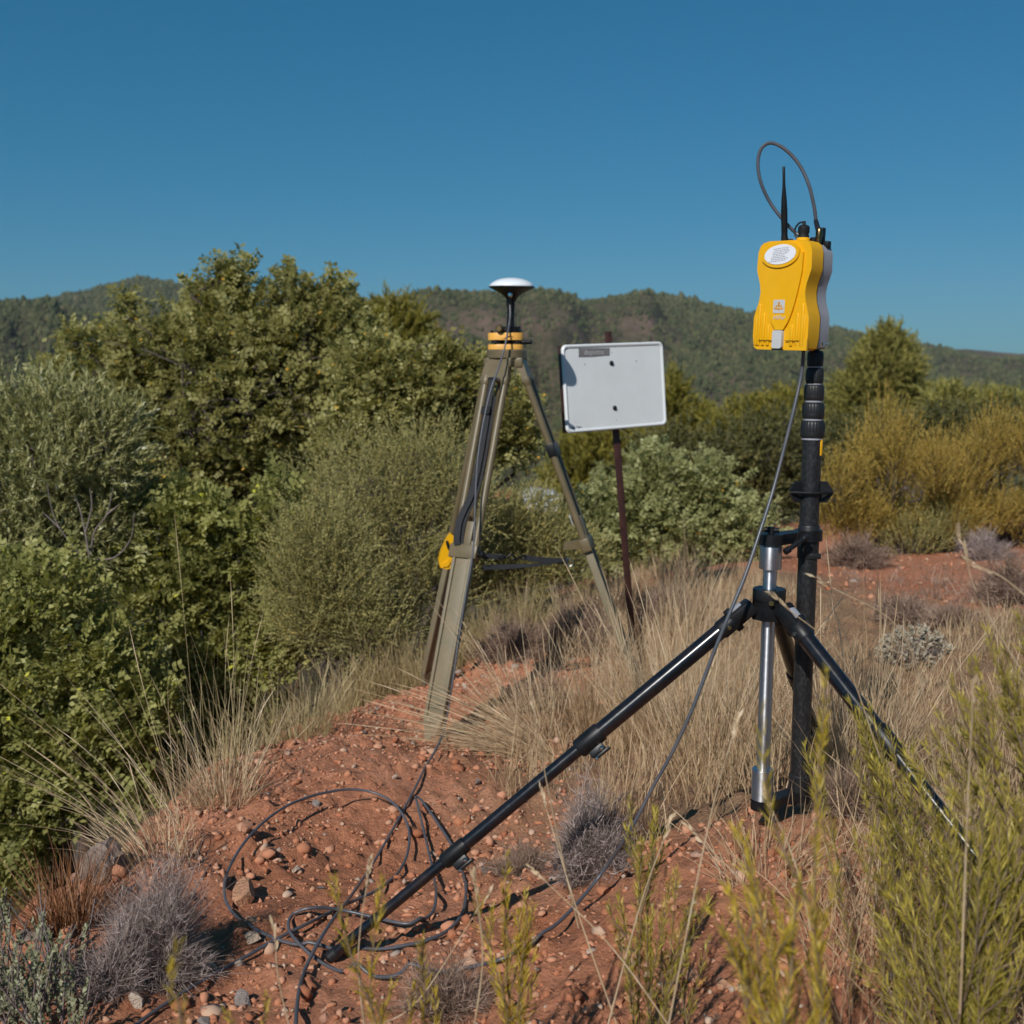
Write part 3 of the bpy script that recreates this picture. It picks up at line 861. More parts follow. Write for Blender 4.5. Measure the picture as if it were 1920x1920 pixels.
for az in (180, 0, 90):
    a = R(az); d = Vector((math.cos(a), math.sin(a) - .18 * (az != 90), 0)).normalized()
    M = mat4(Matrix((d, mdir, d.cross(mdir))).transposed(), gc - d.cross(mdir) * .0025)
    wing = MB().prism([(.0150, .0190), (.0290, .0190), (.0395, .0030), (.0395, .0012), (.0150, .0012)], .005, M, .001)
    wing.prism([(.0150, -.0012), (.0395, -.0012), (.0395, -.0030), (.0290, -.0190), (.0150, -.0190)], .005, M, .001)
    wing.build('guy_wing', M_BLK, mast)
MB().tube([gc + Vector((-.036, -.012, 0)), gc + Vector((-.014, -.0215, 0)), gc + Vector((0, -.0235, 0)), gc + Vector((.016, -.0215, 0)), gc + Vector((.036, -.012, 0))], .0026, 10).build('guy_cord', M_BLK, mast)
MB().lathe([(.0186, 0), (.0190, .002), (.0190, .058), (.0180, .060)], mat4(frame(mdir), mp(1046)), 30).box((.021, .004, .010), mat4(frame(mdir), mp(1040) + Vector((.008, -.018, 0))), .001).build('rubber_sleeve', M_RUB, mast)
MB().lathe([(.0, -.004), (.0190, -.002), (.0196, .004), (.0196, .052), (.0176, .054)], mat4(frame(mdir), m0), 30).build('foot_cap', M_RUB, mast)

# ---------------------------------------------------------------- small black tripod with aluminium post
a1 = at(1446, 1012, 1.95); a0 = at(1428, 1506, 1.95)
ad = (a1 - a0).normalized()
def ap(py):
    t = (1506 - py) / (1506 - 1012)
    lo, hi = -0.2, 1.2
    for _ in range(40):
        k = (lo + hi) / 2; p = a0 + (a1 - a0) * k
        d = np.array(p) - np.array([0, 0, CAMZ]); y = 960 - FPX * (d @ UP) / (d @ FW)
        if y > py: lo = k
        else: hi = k
    return a0 + (a1 - a0) * lo
trip = thing('mast_tripod', a0, 'black three-legged support stand with bright aluminium centre post clamped to the mast', 'tripod')
Fz = frame(ad)
post = MB().rod(ap(1500), ap(1010), .0120, n=36).build('centre_post', M_ALU, trip)
h = (ap(1024) - ap(1066)).length
MB().lathe([(.0125, 0), (.0190, 0.0), (.0195, .001), (.0195, h)], mat4(Fz, ap(1066)), 40).build('upper_cup', M_ALU, post)
h = (ap(1441) - ap(1497)).length
MB().lathe([(.0193, 0), (.0193, h - .001), (.0185, h), (.0125, h)], mat4(Fz, ap(1497)), 40).build('lower_cup', M_ALU, post)
# hub
hb = ap(1138)
MB().lathe([(.0125, 0), (.0285, 0), (.0290, .002), (.0290, .018), (.0280, .020), (.0125, .020)], mat4(Fz, ap(1124)), 32).build('locking_collar', M_BLK, trip, 40)
hub = MB().prism([(.030 * math.cos(R(a)), .030 * math.sin(R(a))) for a in range(5, 365, 60)], .036, mat4(Fz, ap(1160)), .003).build('hub', M_BLK, trip, 40)
MB().rod(ap(1124) + Vector((-.004, -.030, .000)), ap(1124) + Vector((-.004, -.036, .000)), .0045).build('screw', M_STEEL, hub)
# upper clamp arm
ma = mp(1011); ca = ap(1011)
ax = (ma - ca); ax.z = 0; axl = ax.length; ax.normalize(); ay = Vector((0, 0, 1)).cross(ax)
AM = mat4(Matrix((ax, ay, Vector((0, 0, 1)))).transposed(), ca + Vector((0, 0, -.0095)))
arm = [(.0215 * math.cos(R(a)), .0215 * math.sin(R(a))) for a in range(50, 311, 20)] + [(axl - .024, -.0135)] + [(axl + .0245 * math.cos(R(a)), .0245 * math.sin(R(a))) for a in range(-145, 146, 17)] + [(axl - .024, .0135)]
ca_o = MB().prism(arm, .019, AM, .0015).build('clamp_arm', M_BLK, trip, 40)
MB().box((.0012, .034, .0194), AM @ Matrix.Translation((axl * .52, 0, .0097))).build('clamp_slit', M_RUB, ca_o)
wb_ = ca + Vector((0, 0, .010))
MB().rod(wb_, wb_ + Vector((0, 0, .012)), .006).rod(wb_ + Vector((-.013, .002, .007)), wb_ + Vector((.013, -.002, .006)), .0048).build('wing_bolt', M_BLK, ca_o)
h0 = at(1475, 1033, 1.935); h1 = at(1514, 1005, 1.955)
hd = MB().rod(h0, h1, .0045, n=14)
hd.lathe([(.0058, 0), (.0062, .004), (.0062, .010), (.0045, .012)], mat4(frame(h1 - h0), h0 - (h1 - h0).normalized() * .004), 14)
hd.lathe([(.0045, 0), (.0066, .003), (.0066, .011), (.005, .013)], mat4(frame(h1 - h0), h1 - (h1 - h0).normalized() * .012), 14)
hd.rod((h0 + h1) / 2 + Vector((0, -.002, 0)), (h0 + h1) / 2 + Vector((.006, .03, 0)), .006)
hd.build('clamp_handle', M_BLK, ca_o)
# bottom plate joining post and mast
bx = m0 - ap(1500); bl = math.hypot(bx.x, bx.y); bxn = Vector((bx.x, bx.y, 0)).normalized()
BM = mat4(Matrix((bxn, Vector((0, 0, 1)).cross(bxn), Vector((0, 0, 1)))).transposed(), ap(1500) + Vector((0, 0, -.016)))
bpoly = [(.0200 * math.cos(R(a)), .0200 * math.sin(R(a))) for a in range(60, 301, 20)] + [(bl * .5, -.013)] + [(bl + .0215 * math.cos(R(a)), .0215 * math.sin(R(a))) for a in range(-140, 141, 20)] + [(bl * .5, .013)]
MB().prism(bpoly, .017, BM, .002).build('foot_plate', M_BLK, trip, 40)
# legs
def hitground(o, d):
    k = 0.3
    while k < 3 and (o + d * k).z > float(g((o + d * k).x, (o + d * k).y)): k += .004
    return o + d * k
hub_c = ap(1143)
def tri_leg(az, foot=None, slope=.80):
    u = Vector((math.sin(R(az)), math.cos(R(az)), 0))
    if foot is not None:
        u = Vector((foot.x - hub_c.x, foot.y - hub_c.y, 0)).normalized()
    s0 = hub_c + u * .040 + Vector((0, 0, .002))
    if foot is None:
        foot = hitground(s0, (u - Vector((0, 0, slope))).normalized())
    d = (foot - s0); Ld = d.length; d.normalize()
    side = Vector((-u.y, u.x, 0)); nn = side.cross(d)
    if nn.z < 0: nn = -nn; side = -side
    Fl = Matrix((side, d.cross(side) * -1 if False else nn, d)).transposed()
    Fl = frame(d, side)
    # part of the leg tree: upper tube is the leg, with sleeves and lower tubes beneath it
    leg = MB().rod(s0 + d * .045, s0 + d * (Ld * .375), .0148, n=28).build('leg', M_GLOSS, trip)
    MB().rod(s0 + d * (Ld * .365), s0 + d * (Ld * .69), .0118, n=24).build('middle_tube', M_GLOSS, leg)
    MB().rod(s0 + d * (Ld * .68), s0 + d * (Ld * .985), .0098, n=24).build('lower_tube', M_GLOSS, leg)
    MB().lathe([(.0098, 0), (.0112, .002), (.0112, .016), (.006, .024), (0, .026)], mat4(Fl, s0 + d * (Ld * .975 - .012)), 20).build('rubber_tip', M_RUB, leg)
    hg = MB()
    hg.box((.030, .028, .050), mat4(Fl, s0 + d * .012), .005)
    hg.lathe([(.0155, .030), (.0172, .034), (.0172, .058), (.0155, .062)], mat4(Fl, s0), 24)
    hg.box((.012, .046, .014), mat4(Fl, s0 + d * .030), .003)
    hg.box((.022, .016, .026), mat4(frame(u, side), hub_c + u * .032), .003)
    hg.build('hinge', M_BLK, leg, 40)
    MB().box((.014, .004, .022), mat4(Fl, s0 + d * .014 + nn * .0155), .0015).build('angle_button', M_GREYP, leg)
    for q in (-1, 1):
        p = s0 + d * .046 + side * (.0165 * q)
        MB().rod(p, p + side * (.003 * q), .0036).build('bolt', M_STEEL, leg)
    for (t, r) in ((.368, .0148), (.685, .0122)):
        c = s0 + d * (Ld * t)
        sl = MB().lathe([(r * .98, -.026), (r * 1.17, -.026), (r * 1.20, -.022), (r * 1.20, .022), (r * 1.05, .026), (r * .8, .026)], mat4(Fl, c), 26)
        out = side if (side.x > 0) == (az < 90) else side
        lev = (Vector((0, -1, 0)) * .45 - nn * .9).normalized(); lev = (lev - d * lev.dot(d)).normalized()
        Ml = Matrix((d.cross(lev), lev, d)).transposed()
        sl.box((.012, .014, .030), mat4(Ml, c + lev * (r * 1.2 + .004)), .002)
        sl.box((.016, .006, .034), mat4(Ml, c + lev * (r * 1.2 + .014) - d * .004), .002)
        so = sl.build('leg_clamp', M_BLK, leg, 40)
        for q in (-1, 1):
            p = c + lev * (r * 1.2 + .009 + .004 * q) + d * (.009 * q) - Vector((0, .006, 0))
            MB().lathe([(0, -.004), (.0035, -.003), (.0045, 0), (.0035, .003), (0, .004)], mat4(frame((0, -1, 0)), p), 12).build('clamp_screw', M_STEEL, so)
    return foot
tri_leg(-95, FOOT_L)
tri_leg(145); tri_leg(25)

# ---------------------------------------------------------------- olive survey tripod
YT = 4.2
hc = at(950, 666, YT)
base_c = (F1 + F2 + F3) / 3
stand = thing('survey_tripod', base_c, 'olive painted heavy survey tripod standing at the mound edge', 'tripod')
hp = [(.074 * math.cos(R(a + 90)) * (1 + .0 * a), .074 * math.sin(R(a + 90))) for a in range(0, 360, 12)]
MB().lathe([(.030, -.016), (.070, -.016), (.075, -.012), (.075, .014), (.072, .018), (.030, .018)], mat4(frame((0, 0, 1)), hc + Vector((0, 0, .002))), 48).build('head_plate', M_OLIVE, stand, 30)
legs = {}
for key, ft in (('front', F1), ('right', F2), ('back', F3)):
    u = Vector((ft.x - hc.x, ft.y - hc.y, 0)).normalized()
    top = hc + u * .058 + Vector((0, 0, -.030))
    d = (ft - top); Ld = d.length; d.normalize()
    side = Vector((-u.y, u.x, 0))
    nn = d.cross(side); nn = nn if nn.dot(u) > 0 else -nn        # outward face
    M3 = Matrix((side, nn, d)).transposed()
    if M3.determinant() < 0:
        side = -side; M3 = Matrix((side, nn, d)).transposed()
    def P(t, s=0.0, o=0.0, top=top, d=d, side=side, nn=nn): return top + d * t + side * s + nn * o
    legs[key] = (P, Ld, M3, side, nn, d)
    W2 = .041
    # hinge blocks on the head
    for q in (-1, 1):
        MB().box((.020, .030, .034), mat4(frame((0, 0, 1), side), hc + u * .054 + side * (.046 * q) + Vector((0, 0, -.027))), .004).build('hinge_block', M_OLIVE, stand)
    tb = MB().prism([(-.048, -.004), (.048, -.004), (.056, .078), (-.056, .078)], .024, mat4(Matrix((side, d, side.cross(d))).transposed(), P(-.008, 0, 0) - side.cross(d) * .012), .003).build('leg', M_OLIVE, stand, 35)
    MB().box((.050, .004, .008), mat4(M3, P(.064, 0, .014)), .001).build('strap_slot', M_BLK, tb)
    Lu = Ld * .50
    for q in (-1, 1):
        MB().rod(P(.050, W2 * q), P(Lu + .02, W2 * q), .0132, n=24).build('side_tube', M_OLIVE, tb)
        MB().lathe([(.0150, 0), (.0158, .002), (.0158, .026), (.0135, .030)], mat4(frame(d), P(.055, W2 * q)), 24).build('tube_ferrule', M_OLIVE, tb)
    br = MB().box((.114, .036, .050), mat4(M3, P(Lu + .020)), .004)
    br.box((.050, .030, .11), mat4(M3, P(Lu - .035)), .003)
    bo = br.build('leg_bracket', M_OLIVE, tb, 35)
    kp = P(Lu + .025, .058 if (M3 @ Vector((1, 0, 0))).x > 0 else -.058, 0)
    ks = (kp - P(Lu + .025)).normalized()
    MB().rod(kp - ks * .004, kp + ks * .010, .009).build('knob_shaft', M_BRASS, bo)
    MB().lathe([(.012, 0), (.014, .003), (.014, .012), (.010, .016), (0, .016)], mat4(frame(ks), kp + ks * .008), 16, .08).build('clamp_knob', M_BLK, bo)
    # lower board: a frame of two rails with a recessed face
    b0, b1 = Lu - .02, Ld - .075
    bd = MB().box((.052, .018, b1 - b0), mat4(M3, P((b0 + b1) / 2, 0, 0)), .002).build('lower_board', M_OLIVE2, tb)
    for q in (-1, 1):
        MB().box((.0125, .030, b1 - b0), mat4(M3, P((b0 + b1) / 2, .0335 * q, 0)), .003).build('rail', M_OLIVE2, bd)
    shoe = MB().prism([(-.041, 0), (.041, 0), (.030, .030), (.020, .072), (.010, .086), (-.010, .086), (-.020, .072), (-.030, .030)], .028, mat4(Matrix((side, d, side.cross(d))).transposed(), P(b1 - .004) - side.cross(d) * .014), .003)
    shoe.build('shoe', M_OLIVE2, bd, 35)
    MB().box((.050, .030, .010), mat4(M3, P(b1 + .022, -.034, .004)), .003).build('foot_tread', M_OLIVE, bd)
P, Ld, M3, side, nn, d = legs['right']
MB().box((.110, .034, .052), mat4(M3, P(Ld * .245)), .004).build('tube_clip', M_BLK, stand)
MB().box((.02, .003, .045), mat4(M3, P(Ld * .44, -.02, -.022)), .001).build('data_plate', M_LGREY, stand)
MB().prism([(-.02, 0), (.02, 0), (.012, .075), (-.012, .082)], .012, mat4(Matrix((Vector((0, 0, 1)), Vector((-.99, -.12, -.1)).normalized(), Vector((-.12, .99, 0)))).transposed(), P(Ld * .515) + Vector((-.01, -.006, .0))), .002).build('strap_tab', M_OLIVE, stand)
# hanging strap of the front leg, cross straps
P, Ld, M3, side, nn, d = legs['front']
sx = side if side.x > 0 else -side
sp_ = []
for (t, s, o) in ((.055, -.004, .014), (.12, -.006, .012), (.25, -.004, .010), (.38, -.002, .012), (.47, -.006, .016), (.53, -.020, .024), (.565, -.026, .030), (.60, -.027, .030), (.635, -.026, .026), (.650, -.022, .022)):
    sp_.append(top_ := P(t * Ld * .77, 0, 0) + sx * s + nn * o)
MB().ribbon(catmull(sp_, 5), .026, list([sx] * (9 * 5 + 1)), .0022).build('carry_strap', M_WEB, stand, 60)
MB().ribbon(catmull([p + nn * -.010 + sx * .012 for p in sp_[1:]], 5), .022, sx, .002).build('carry_strap', M_WEB, stand, 60)
MB().prism([(x, y) for x, y in rounded(.036, .030, .005)], .008, mat4(Matrix((sx, -d, sx.cross(-d))).transposed(), P(Ld * .135) + sx * -.008 + nn * .012), .002).build('strap_buckle', M_BLK, stand)
s0 = at(902, 1042, 3.93); s1 = at(1066, 1052, 4.08)
ss0 = at(904, 1064, 3.93)
def sag(a, b, k, n=10, sg=.012): return [a + (b - a) * (i / n) + Vector((0, 0, -sg * 4 * (i / n) * (1 - i / n))) for i in range(n + 1)]
sd1 = [Vector((0, .2, 1)).normalized()] * 11
MB().ribbon(sag(s0, at(948, 1044, 3.97), 0, 10, .001), .020, Vector((0, .2, 1)), .0022).build('cross_strap', M_WEB, stand, 60)
MB().ribbon(sag(at(982, 1045, 4.0), s1, 0, 10, .004), .021, Vector((0, .3, 1)), .0022).build('cross_strap', M_WEB, stand, 60)
tw = [Vector((0, math.sin(k / 10 * 2.4), math.cos(k / 10 * 2.4) + .3)) for k in range(11)]
MB().ribbon(sag(ss0, at(1058, 1054, 4.07), 0, 10, .004), .018, tw, .0022).build('cross_strap', M_WEB, stand, 60)
MB().box((.026, .006, .020), mat4(frame((0, 0, 1)), at(940, 1044, 3.955)), .002).build('strap_buckle', M_BLK, stand)
hk = MB().tube(catmull([at(950, 1045, 3.97), at(958, 1040, 3.97), at(966, 1045, 3.98), at(960, 1050, 3.98), at(972, 1046, 3.99), at(984, 1041, 4.0), at(984, 1049, 4.0), at(976, 1047, 4.0)], 5), .0032)
hk.build('strap_hook', M_BLK, stand)
MB().tube(catmull([at(1064, 1045, 4.08), at(1072, 1050, 4.08), at(1074, 1058, 4.08), at(1066, 1062, 4.08), at(1062, 1054, 4.08), at(1064, 1045, 4.08)], 4), .0018).build('wire_ring', M_STEEL, stand)

# yellow case hanging on the rear leg
yc = at(834, 1030, 4.18)
case = thing('carry_case', at(834, 1062, 4.18), 'small yellow teardrop case with black clip hanging behind the olive leg', 'case')
pts = [(0, 0), (.014, .004), (.026, .030), (.028, .062), (.022, .100), (.012, .130), (.002, .136), (-.010, .118), (-.028, .070), (-.034, .034), (-.026, .008)]
CMt = mat4(Matrix((Vector((1, .15, 0)).normalized(), Vector((.10, 0, 1)).normalized(), Vector((.15, -1, 0)).normalized())).transposed(), at(836, 1064, 4.20))
MB().prism(pts, .045, CMt, .012, 3).build('case_shell', M_YEL, case, 60)
MB().prism([(-.018, .022), (.004, .040), (.010, .028), (.002, .012), (-.016, .010)], .006, CMt @ Matrix.Translation((0, 0, .044)), .002).build('case_flap', M_YEL, case, 50)
MB().box((.010, .034, .012), CMt @ Matrix.Translation((-.006, .095, .048)) @ Matrix.Rotation(R(20), 4, 'Z'), .003).box((.022, .008, .008), CMt @ Matrix.Translation((.006, .085, .050)), .002).build('case_clip', M_BLK, case)

# ---------------------------------------------------------------- tribrach and its pole
trb = thing('tribrach', hc + Vector((0, 0, .020)), 'orange levelling base with black foot screws on the olive tripod head', 'tribrach')
Zf = frame((0, 0, 1))
def plate_poly(r, rot, k=.13):
    return [(r * (1 + k * math.cos(3 * R(a) + rot)) * math.cos(R(a)), r * (1 + k * math.cos(3 * R(a) + rot)) * math.sin(R(a))) for a in range(0, 360, 8)]
zb = at(949, 655.5, YT).z
cx, cy = at(949, 650, YT).x, YT
def tz(py): return at(949, py, YT).z
lo_pl = MB().prism(plate_poly(.064, R(100), .10), tz(646) - zb, mat4(Zf, (cx, cy, zb)), .003).build('lower_plate', M_TRIB, trb, 40)
up_pl = MB().prism(plate_poly(.064, R(100), .10), tz(624.5) - tz(638), mat4(Zf, (cx, cy, tz(638))), .003).build('upper_plate', M_TRIB, trb, 40)
MB().rod((cx, cy, tz(647)), (cx, cy, tz(637)), .030, n=24).build('core', M_BLK, trb)
for az in (228, 318, 90):
    px_, py_ = cx + .056 * math.cos(R(az)), cy + .052 * math.sin(R(az))
    MB().lathe([(.006, -.018), (.006, -.0045), (.0165, -.0045), (.0172, 0), (.0165, .0055), (.0075, .006), (.0075, .012)], mat4(Zf, (px_, py_, tz(642))), 24, .06).build('foot_screw', M_BLK, trb, 40)
MB().rod((cx + .055, cy - .03, tz(642)), (cx + .094, cy - .046, tz(641.5)), .0085).build('lock_lever', M_BLK, trb)
MB().lathe([(.0085, -.006), (.0085, .010), (.0125, .010), (.0135, .014), (.0135, .022), (.010, .026), (0, .026)], mat4(frame((-.25, -1, .1)), (cx - .020, cy - .046, tz(618))), 24).build('clamp_knob', M_BRASS, trb, 40)
for s_ in (-1, 1):
    MB().lathe([(.006, 0), (.006, .006), (.004, .009)], mat4(Zf, (cx + .052 * s_, cy - .03, tz(624.6))), 12).build('adjusting_cap', M_BLK, trb)
MB().lathe([(.012, 0), (.043, 0), (.0435, .003), (.0425, tz(613) - tz(624.5)), (.012, tz(613) - tz(624.5))], mat4(Zf, (cx + .012, cy, tz(624.3))), 36).build('adapter', M_BLK, trb, 40)
MB().tube([(cx - .012, cy - .058, tz(635)), (cx + .012, cy - .062, tz(630)), (cx + .026, cy - .058, tz(632))], .002).build('vial_guard', M_TRIB, trb)

# ---------------------------------------------------------------- white disc antenna
ac = at(959.5, 536.5, YT)
ant = thing('disc_antenna', at(957, 613, YT), 'white domed disc antenna with black underside on a short black pole', 'antenna')
dt = frame((0.012, -0.035, 1))
MB().lathe([(.0825, -.001), (.0825, .003), (.080, .0065), (.073, .0125), (.060, .0200), (.042, .0265), (.020, .0300), (0, .0310)], mat4(dt, ac), 64).build('dome', M_WHITE, ant, 50)
MB().lathe([(.0815, -.0012), (.0838, -.001), (.0838, -.0050), (.079, -.0085), (.060, -.0165), (.040, -.0270), (.026, -.0380), (.0180, -.0490), (.0165, -.056), (0, -.056)], mat4(dt, ac), 64).build('underside', M_BLK, ant, 50)
MB().rod(at(957, 614, YT), at(958.5, 557, YT), .0140, .0135, 28).build('pole', M_BLK, ant)
MB().lathe([(.0150, 0), (.0160, .002), (.0160, .020), (.0150, .022)], mat4(Zf, at(957.5, 574, YT)), 24).build('pole_collar', M_BLK, ant)
cs = at(956.5, 549, YT - .045)
MB().lathe([(.0045, -.018), (.0075, -.014), (.0085, -.004), (.0070, .006), (.0045, .010)], mat4(frame((0, .25, 1)), cs), 18).build('cable_socket', M_STEEL, ant, 40)
MB().rod(cs + Vector((0, 0, -.017)), cs + Vector((-.001, .006, -.042)), .0062, .0045).build('cable_boot', M_BLK, ant)

# ---------------------------------------------------------------- sign
sBL = at(1062, 813, 4.52); sBR = at(1250, 797, 4.80); sTL = at(1045, 647, 4.52)
su = (sBR - sBL); SW = su.length; su.normalize()
sv = sTL - sBL; sv = sv - su * sv.dot(su); SH = sv.length; sv.normalize()
sn = su.cross(sv)                                     # towards the camera
if sn.y > 0: sn = -sn
scn = sBL + su * (SW / 2) + sv * (SH / 2)
SM3 = Matrix((su, sv, su.cross(sv))).transposed()
sgnz = 1 if su.cross(sv).dot(sn) > 0 else -1
pb = SIGN_FOOT.copy(); pt = at(1136, 622, 4.72)
sign = thing('notice_sign', pb, 'blank white metal sign board with raised rim on a rusty brown post', 'sign')
def SP(a, b, c=0.0): return mat4(SM3, scn + su * a + sv * b + sn * c)
MB().prism(rounded(SW, SH, .022), .004, SP(0, 0, -.004), .0).build('board', M_SIGN, sign)
outer = rounded(SW, SH, .022, 6); inner = rounded(SW - .030, SH - .030, .014, 6)
vs = []; fsr = []
n = len(outer)
for lst, zz in ((outer, -.004), ([(x * .985, y * .985) for x, y in outer], .0055), ([(x * .5 + y2 * .5, y * .5 + y3 * .5) for (x, y), (y2, y3) in zip(outer, inner)], .0068), (inner, .0006)):
    vs += [(x, y, zz * sgnz) for x, y in lst]
for k in range(3):
    for j in range(n):
        fsr.append((k * n + j, k * n + (j + 1) % n, (k + 1) * n + (j + 1) % n, (k + 1) * n + j))
MB().add(vs, fsr, SP(0, 0, 0)).build('rim', M_SIGN, sign, 60)
bk_ = MB()
for (a, b, w, h_) in ((0, SH / 2 - .02, SW - .006, .026), (0, -SH / 2 + .02, SW - .006, .026), (-SW / 2 + .016, 0, .030, SH - .004), (SW / 2 - .016, 0, .030, SH - .004)):
    bk_.box((w, h_, .022), SP(a, b, -.0165), .001)
bk_.build('back_frame', M_POST, sign)
pdv = (pt - pb); pl = pdv.length; pdv.normalize()
PM3 = frame(pdv, (math.cos(R(30)), math.sin(R(30)), 0))
off = Vector((0, 0, 0))
pm = MB().box((.034, .004, pl + .12), mat4(PM3, pb + pdv * (pl / 2 - .06) + PM3 @ Vector((0, -.015, 0))), .0006)
pm.box((.004, .034, pl + .12), mat4(PM3, pb + pdv * (pl / 2 - .06) + PM3 @ Vector((.015, 0, 0))), .0006)
post_o = pm.build('post', M_POST, sign)
def sign_local(px, py):
    dd = Vector(ray(px, py)); o = Vector((0, 0, CAMZ)); t = (scn - o).dot(sn) / dd.dot(sn); q = o + dd * t - scn
    return q.dot(su), q.dot(sv)
for (px, py) in ((1146.5, 681), (1152.5, 765)):
    a, b = sign_local(px, py)
    MB().lathe([(.0105, 0), (.0105, .002), (.0075, .0025), (.0070, .006), (.003, .0075), (0, .0075)], mat4(frame(sn), scn + su * a + sv * b), 12).build('bolt', M_BOLT, sign, 30)
for (px, py, r) in ((1096.5, 683.5, .0024), (1193, 677, .0026), (1147, 661, .0018), (1155.5, 788, .0018), (1079, 792, .0012)):
    a, b = sign_local(px, py)
    MB().lathe([(r, 0), (r, .0006), (0, .0006)], mat4(frame(sn), scn + su * a + sv * b), 10).build('hole', M_BOLT, sign)
for k, (px, py, w) in enumerate(((1073, 802.5, .005), (1076.5, 801.5, .004), (1082, 800, .004), (1086, 801, .006), (1090, 800.5, .002))):
    a, b = sign_local(px, py)
    MB().prism([(-w, -.002), (-.2 * w, -.003), (w, -.0012), (.6 * w, .003), (-.5 * w, .0018)], .0005, SP(a, b, .0003 if sgnz > 0 else .0008)).build('chipped_paint', M_BOLT, sign)
q = [sign_local(*p) for p in ((1085, 653.5), (1143, 652.5), (1143, 666.5), (1128, 667.5), (1113, 669), (1098, 669.5), (1085, 669.5))]
st = MB().prism(q, .0006, SP(0, 0, .0004 if sgnz > 0 else .001)).build('sticker', M_STICK, sign)
a, b = sign_local(1113, 660.5)
text_obj('deputte', .032, mat4(SM3, scn + su * a + sv * b + sn * .0016), M_STICKT, 'lettering', st, 0.0, .0002)

# ---------------------------------------------------------------- cables
ca_pts = [cs + Vector((-.001, .006, -.040))]
def legY(py): return 4.10 - .37 * (py - 690) / 695 - .050
ca_pts += [at(956.5, 592, 4.145), at(954, 612, 4.135), at(950, 634, 4.10), at(944, 660, 4.085), at(934, 692, 4.055), at(922, 725, 4.03)]
for (px, py) in ((913, 760), (903, 810), (896, 860), (892, 920), (890, 975), (888, 1020), (883, 1062), (874, 1110), (866, 1160), (859, 1205), (853, 1250), (846, 1295)):
    ca_pts.append(at(px, py, legY(py)))
def lay(gp):
    """cable points over the crumbly soil"""
    p = cast(gp[:, 0], gp[:, 1], gp[:, 2])
    return cast(gp[:, 0], gp[:, 1], np.maximum(gp[:, 2] - .001, .008) + np.maximum(micro(p[:, 0], p[:, 1]), 0))
gp_ = np.array(((839, 1340, .10), (826, 1388, .045), (803, 1430, .010), (777, 1480, .012), (745, 1540, .010), (700, 1618, .010), (658, 1680, .022), (627, 1720, .024), (600, 1762, .020), (575, 1810, .016), (561, 1855, .010), (555, 1910, .010), (552, 1990, .010)))
ca_pts += [Vector(v) for v in lay(gp_)]
def clear(P, r, frm):
    """keep the cable on top of the clods"""
    zz = g(P[:, 0], P[:, 1]) + micro(P[:, 0], P[:, 1]) + r
    m = np.arange(len(P)) > frm
    P[:, 2] = np.where(m, np.maximum(P[:, 2], zz), P[:, 2])
    for _ in range(3):
        q = P.copy(); q[1:-1] = (P[:-2] + 2 * P[1:-1] + P[2:]) / 4
        P = np.where(m[:, None], np.maximum(q, np.where(np.arange(3) == 2, np.stack([q[:, 0] * 0 - 99, q[:, 0] * 0 - 99, g(q[:, 0], q[:, 1]) + micro(q[:, 0], q[:, 1]) + r * .8], 1), -99)), P)
    return P
ca_o = MB().tube(clear(catmull(ca_pts, 7), .0045, 7 * 18), .0033, 9).build('antenna_cable', M_CABLE, None, 60, origin=ca_pts[-8], label='grey cable running from the disc antenna down the olive tripod across the soil', cat='cable')
cb_pts = [RX(.030, -.090, .006)]
cb_pts += [at(px, py, Y) for (px, py, Y) in ((1503, 700, 1.965), (1488, 770, 1.955), (1468, 850, 1.945), (1448, 925, 1.93), (1424, 1000, 1.905), (1397, 1080, 1.885), (1368, 1150, 1.872), (1335, 1232, 1.865),
                                            (1300, 1325, 1.86), (1262, 1408, 1.86), (1222, 1480, 1.868), (1180, 1560, 1.875))]
gp_ = np.array((
    (1130, 1635, .055), (1075, 1702, .025), (1010, 1762, .010), (945, 1797, .008), (870, 1815, .008), (780, 1828, .008), (700, 1832, .008), (640, 1822, .009), (600, 1803, .010), (565, 1774, .012),
    (541, 1742, .012), (548, 1715, .014), (585, 1702, .018), (640, 1706, .022), (710, 1722, .018), (770, 1733, .014), (806, 1718, .012), (818, 1680, .012), (810, 1625, .014), (795, 1560, .020), (782, 1505, .026),
    (779, 1494, .030), (790, 1500, .030), (818, 1540, .022), (850, 1590, .014), (868, 1640, .010), (874, 1675, .010), (866, 1715, .010), (835, 1748, .010), (780, 1771, .008), (700, 1780, .008), (610, 1779, .010),
    (540, 1768, .012), (480, 1743, .010), (436, 1712, .010), (420, 1672, .012), (432, 1622, .022), (470, 1565, .040), (530, 1515, .052), (600, 1488, .058), (670, 1480, .055), (725, 1496, .050), (757, 1530, .040),
    (768, 1570, .028), (757, 1620, .016), (720, 1662, .010), (650, 1695, .014), (590, 1725, .014), (520, 1760, .016), (450, 1800, .010), (380, 1838, .010), (320, 1876, .009), (262, 1916, .009), (190, 1970, .009)))
cb_pts += [Vector(v) for v in lay(gp_)]
cb_o = MB().tube(clear(catmull(cb_pts, 7), .0045, 7 * 12), .0032, 9).build('data_cable', M_CABLE, None, 60, origin=Vector(cast(1010, 1762)[0]), label='grey cable hanging from the yellow receiver and coiled on the red soil', cat='cable')

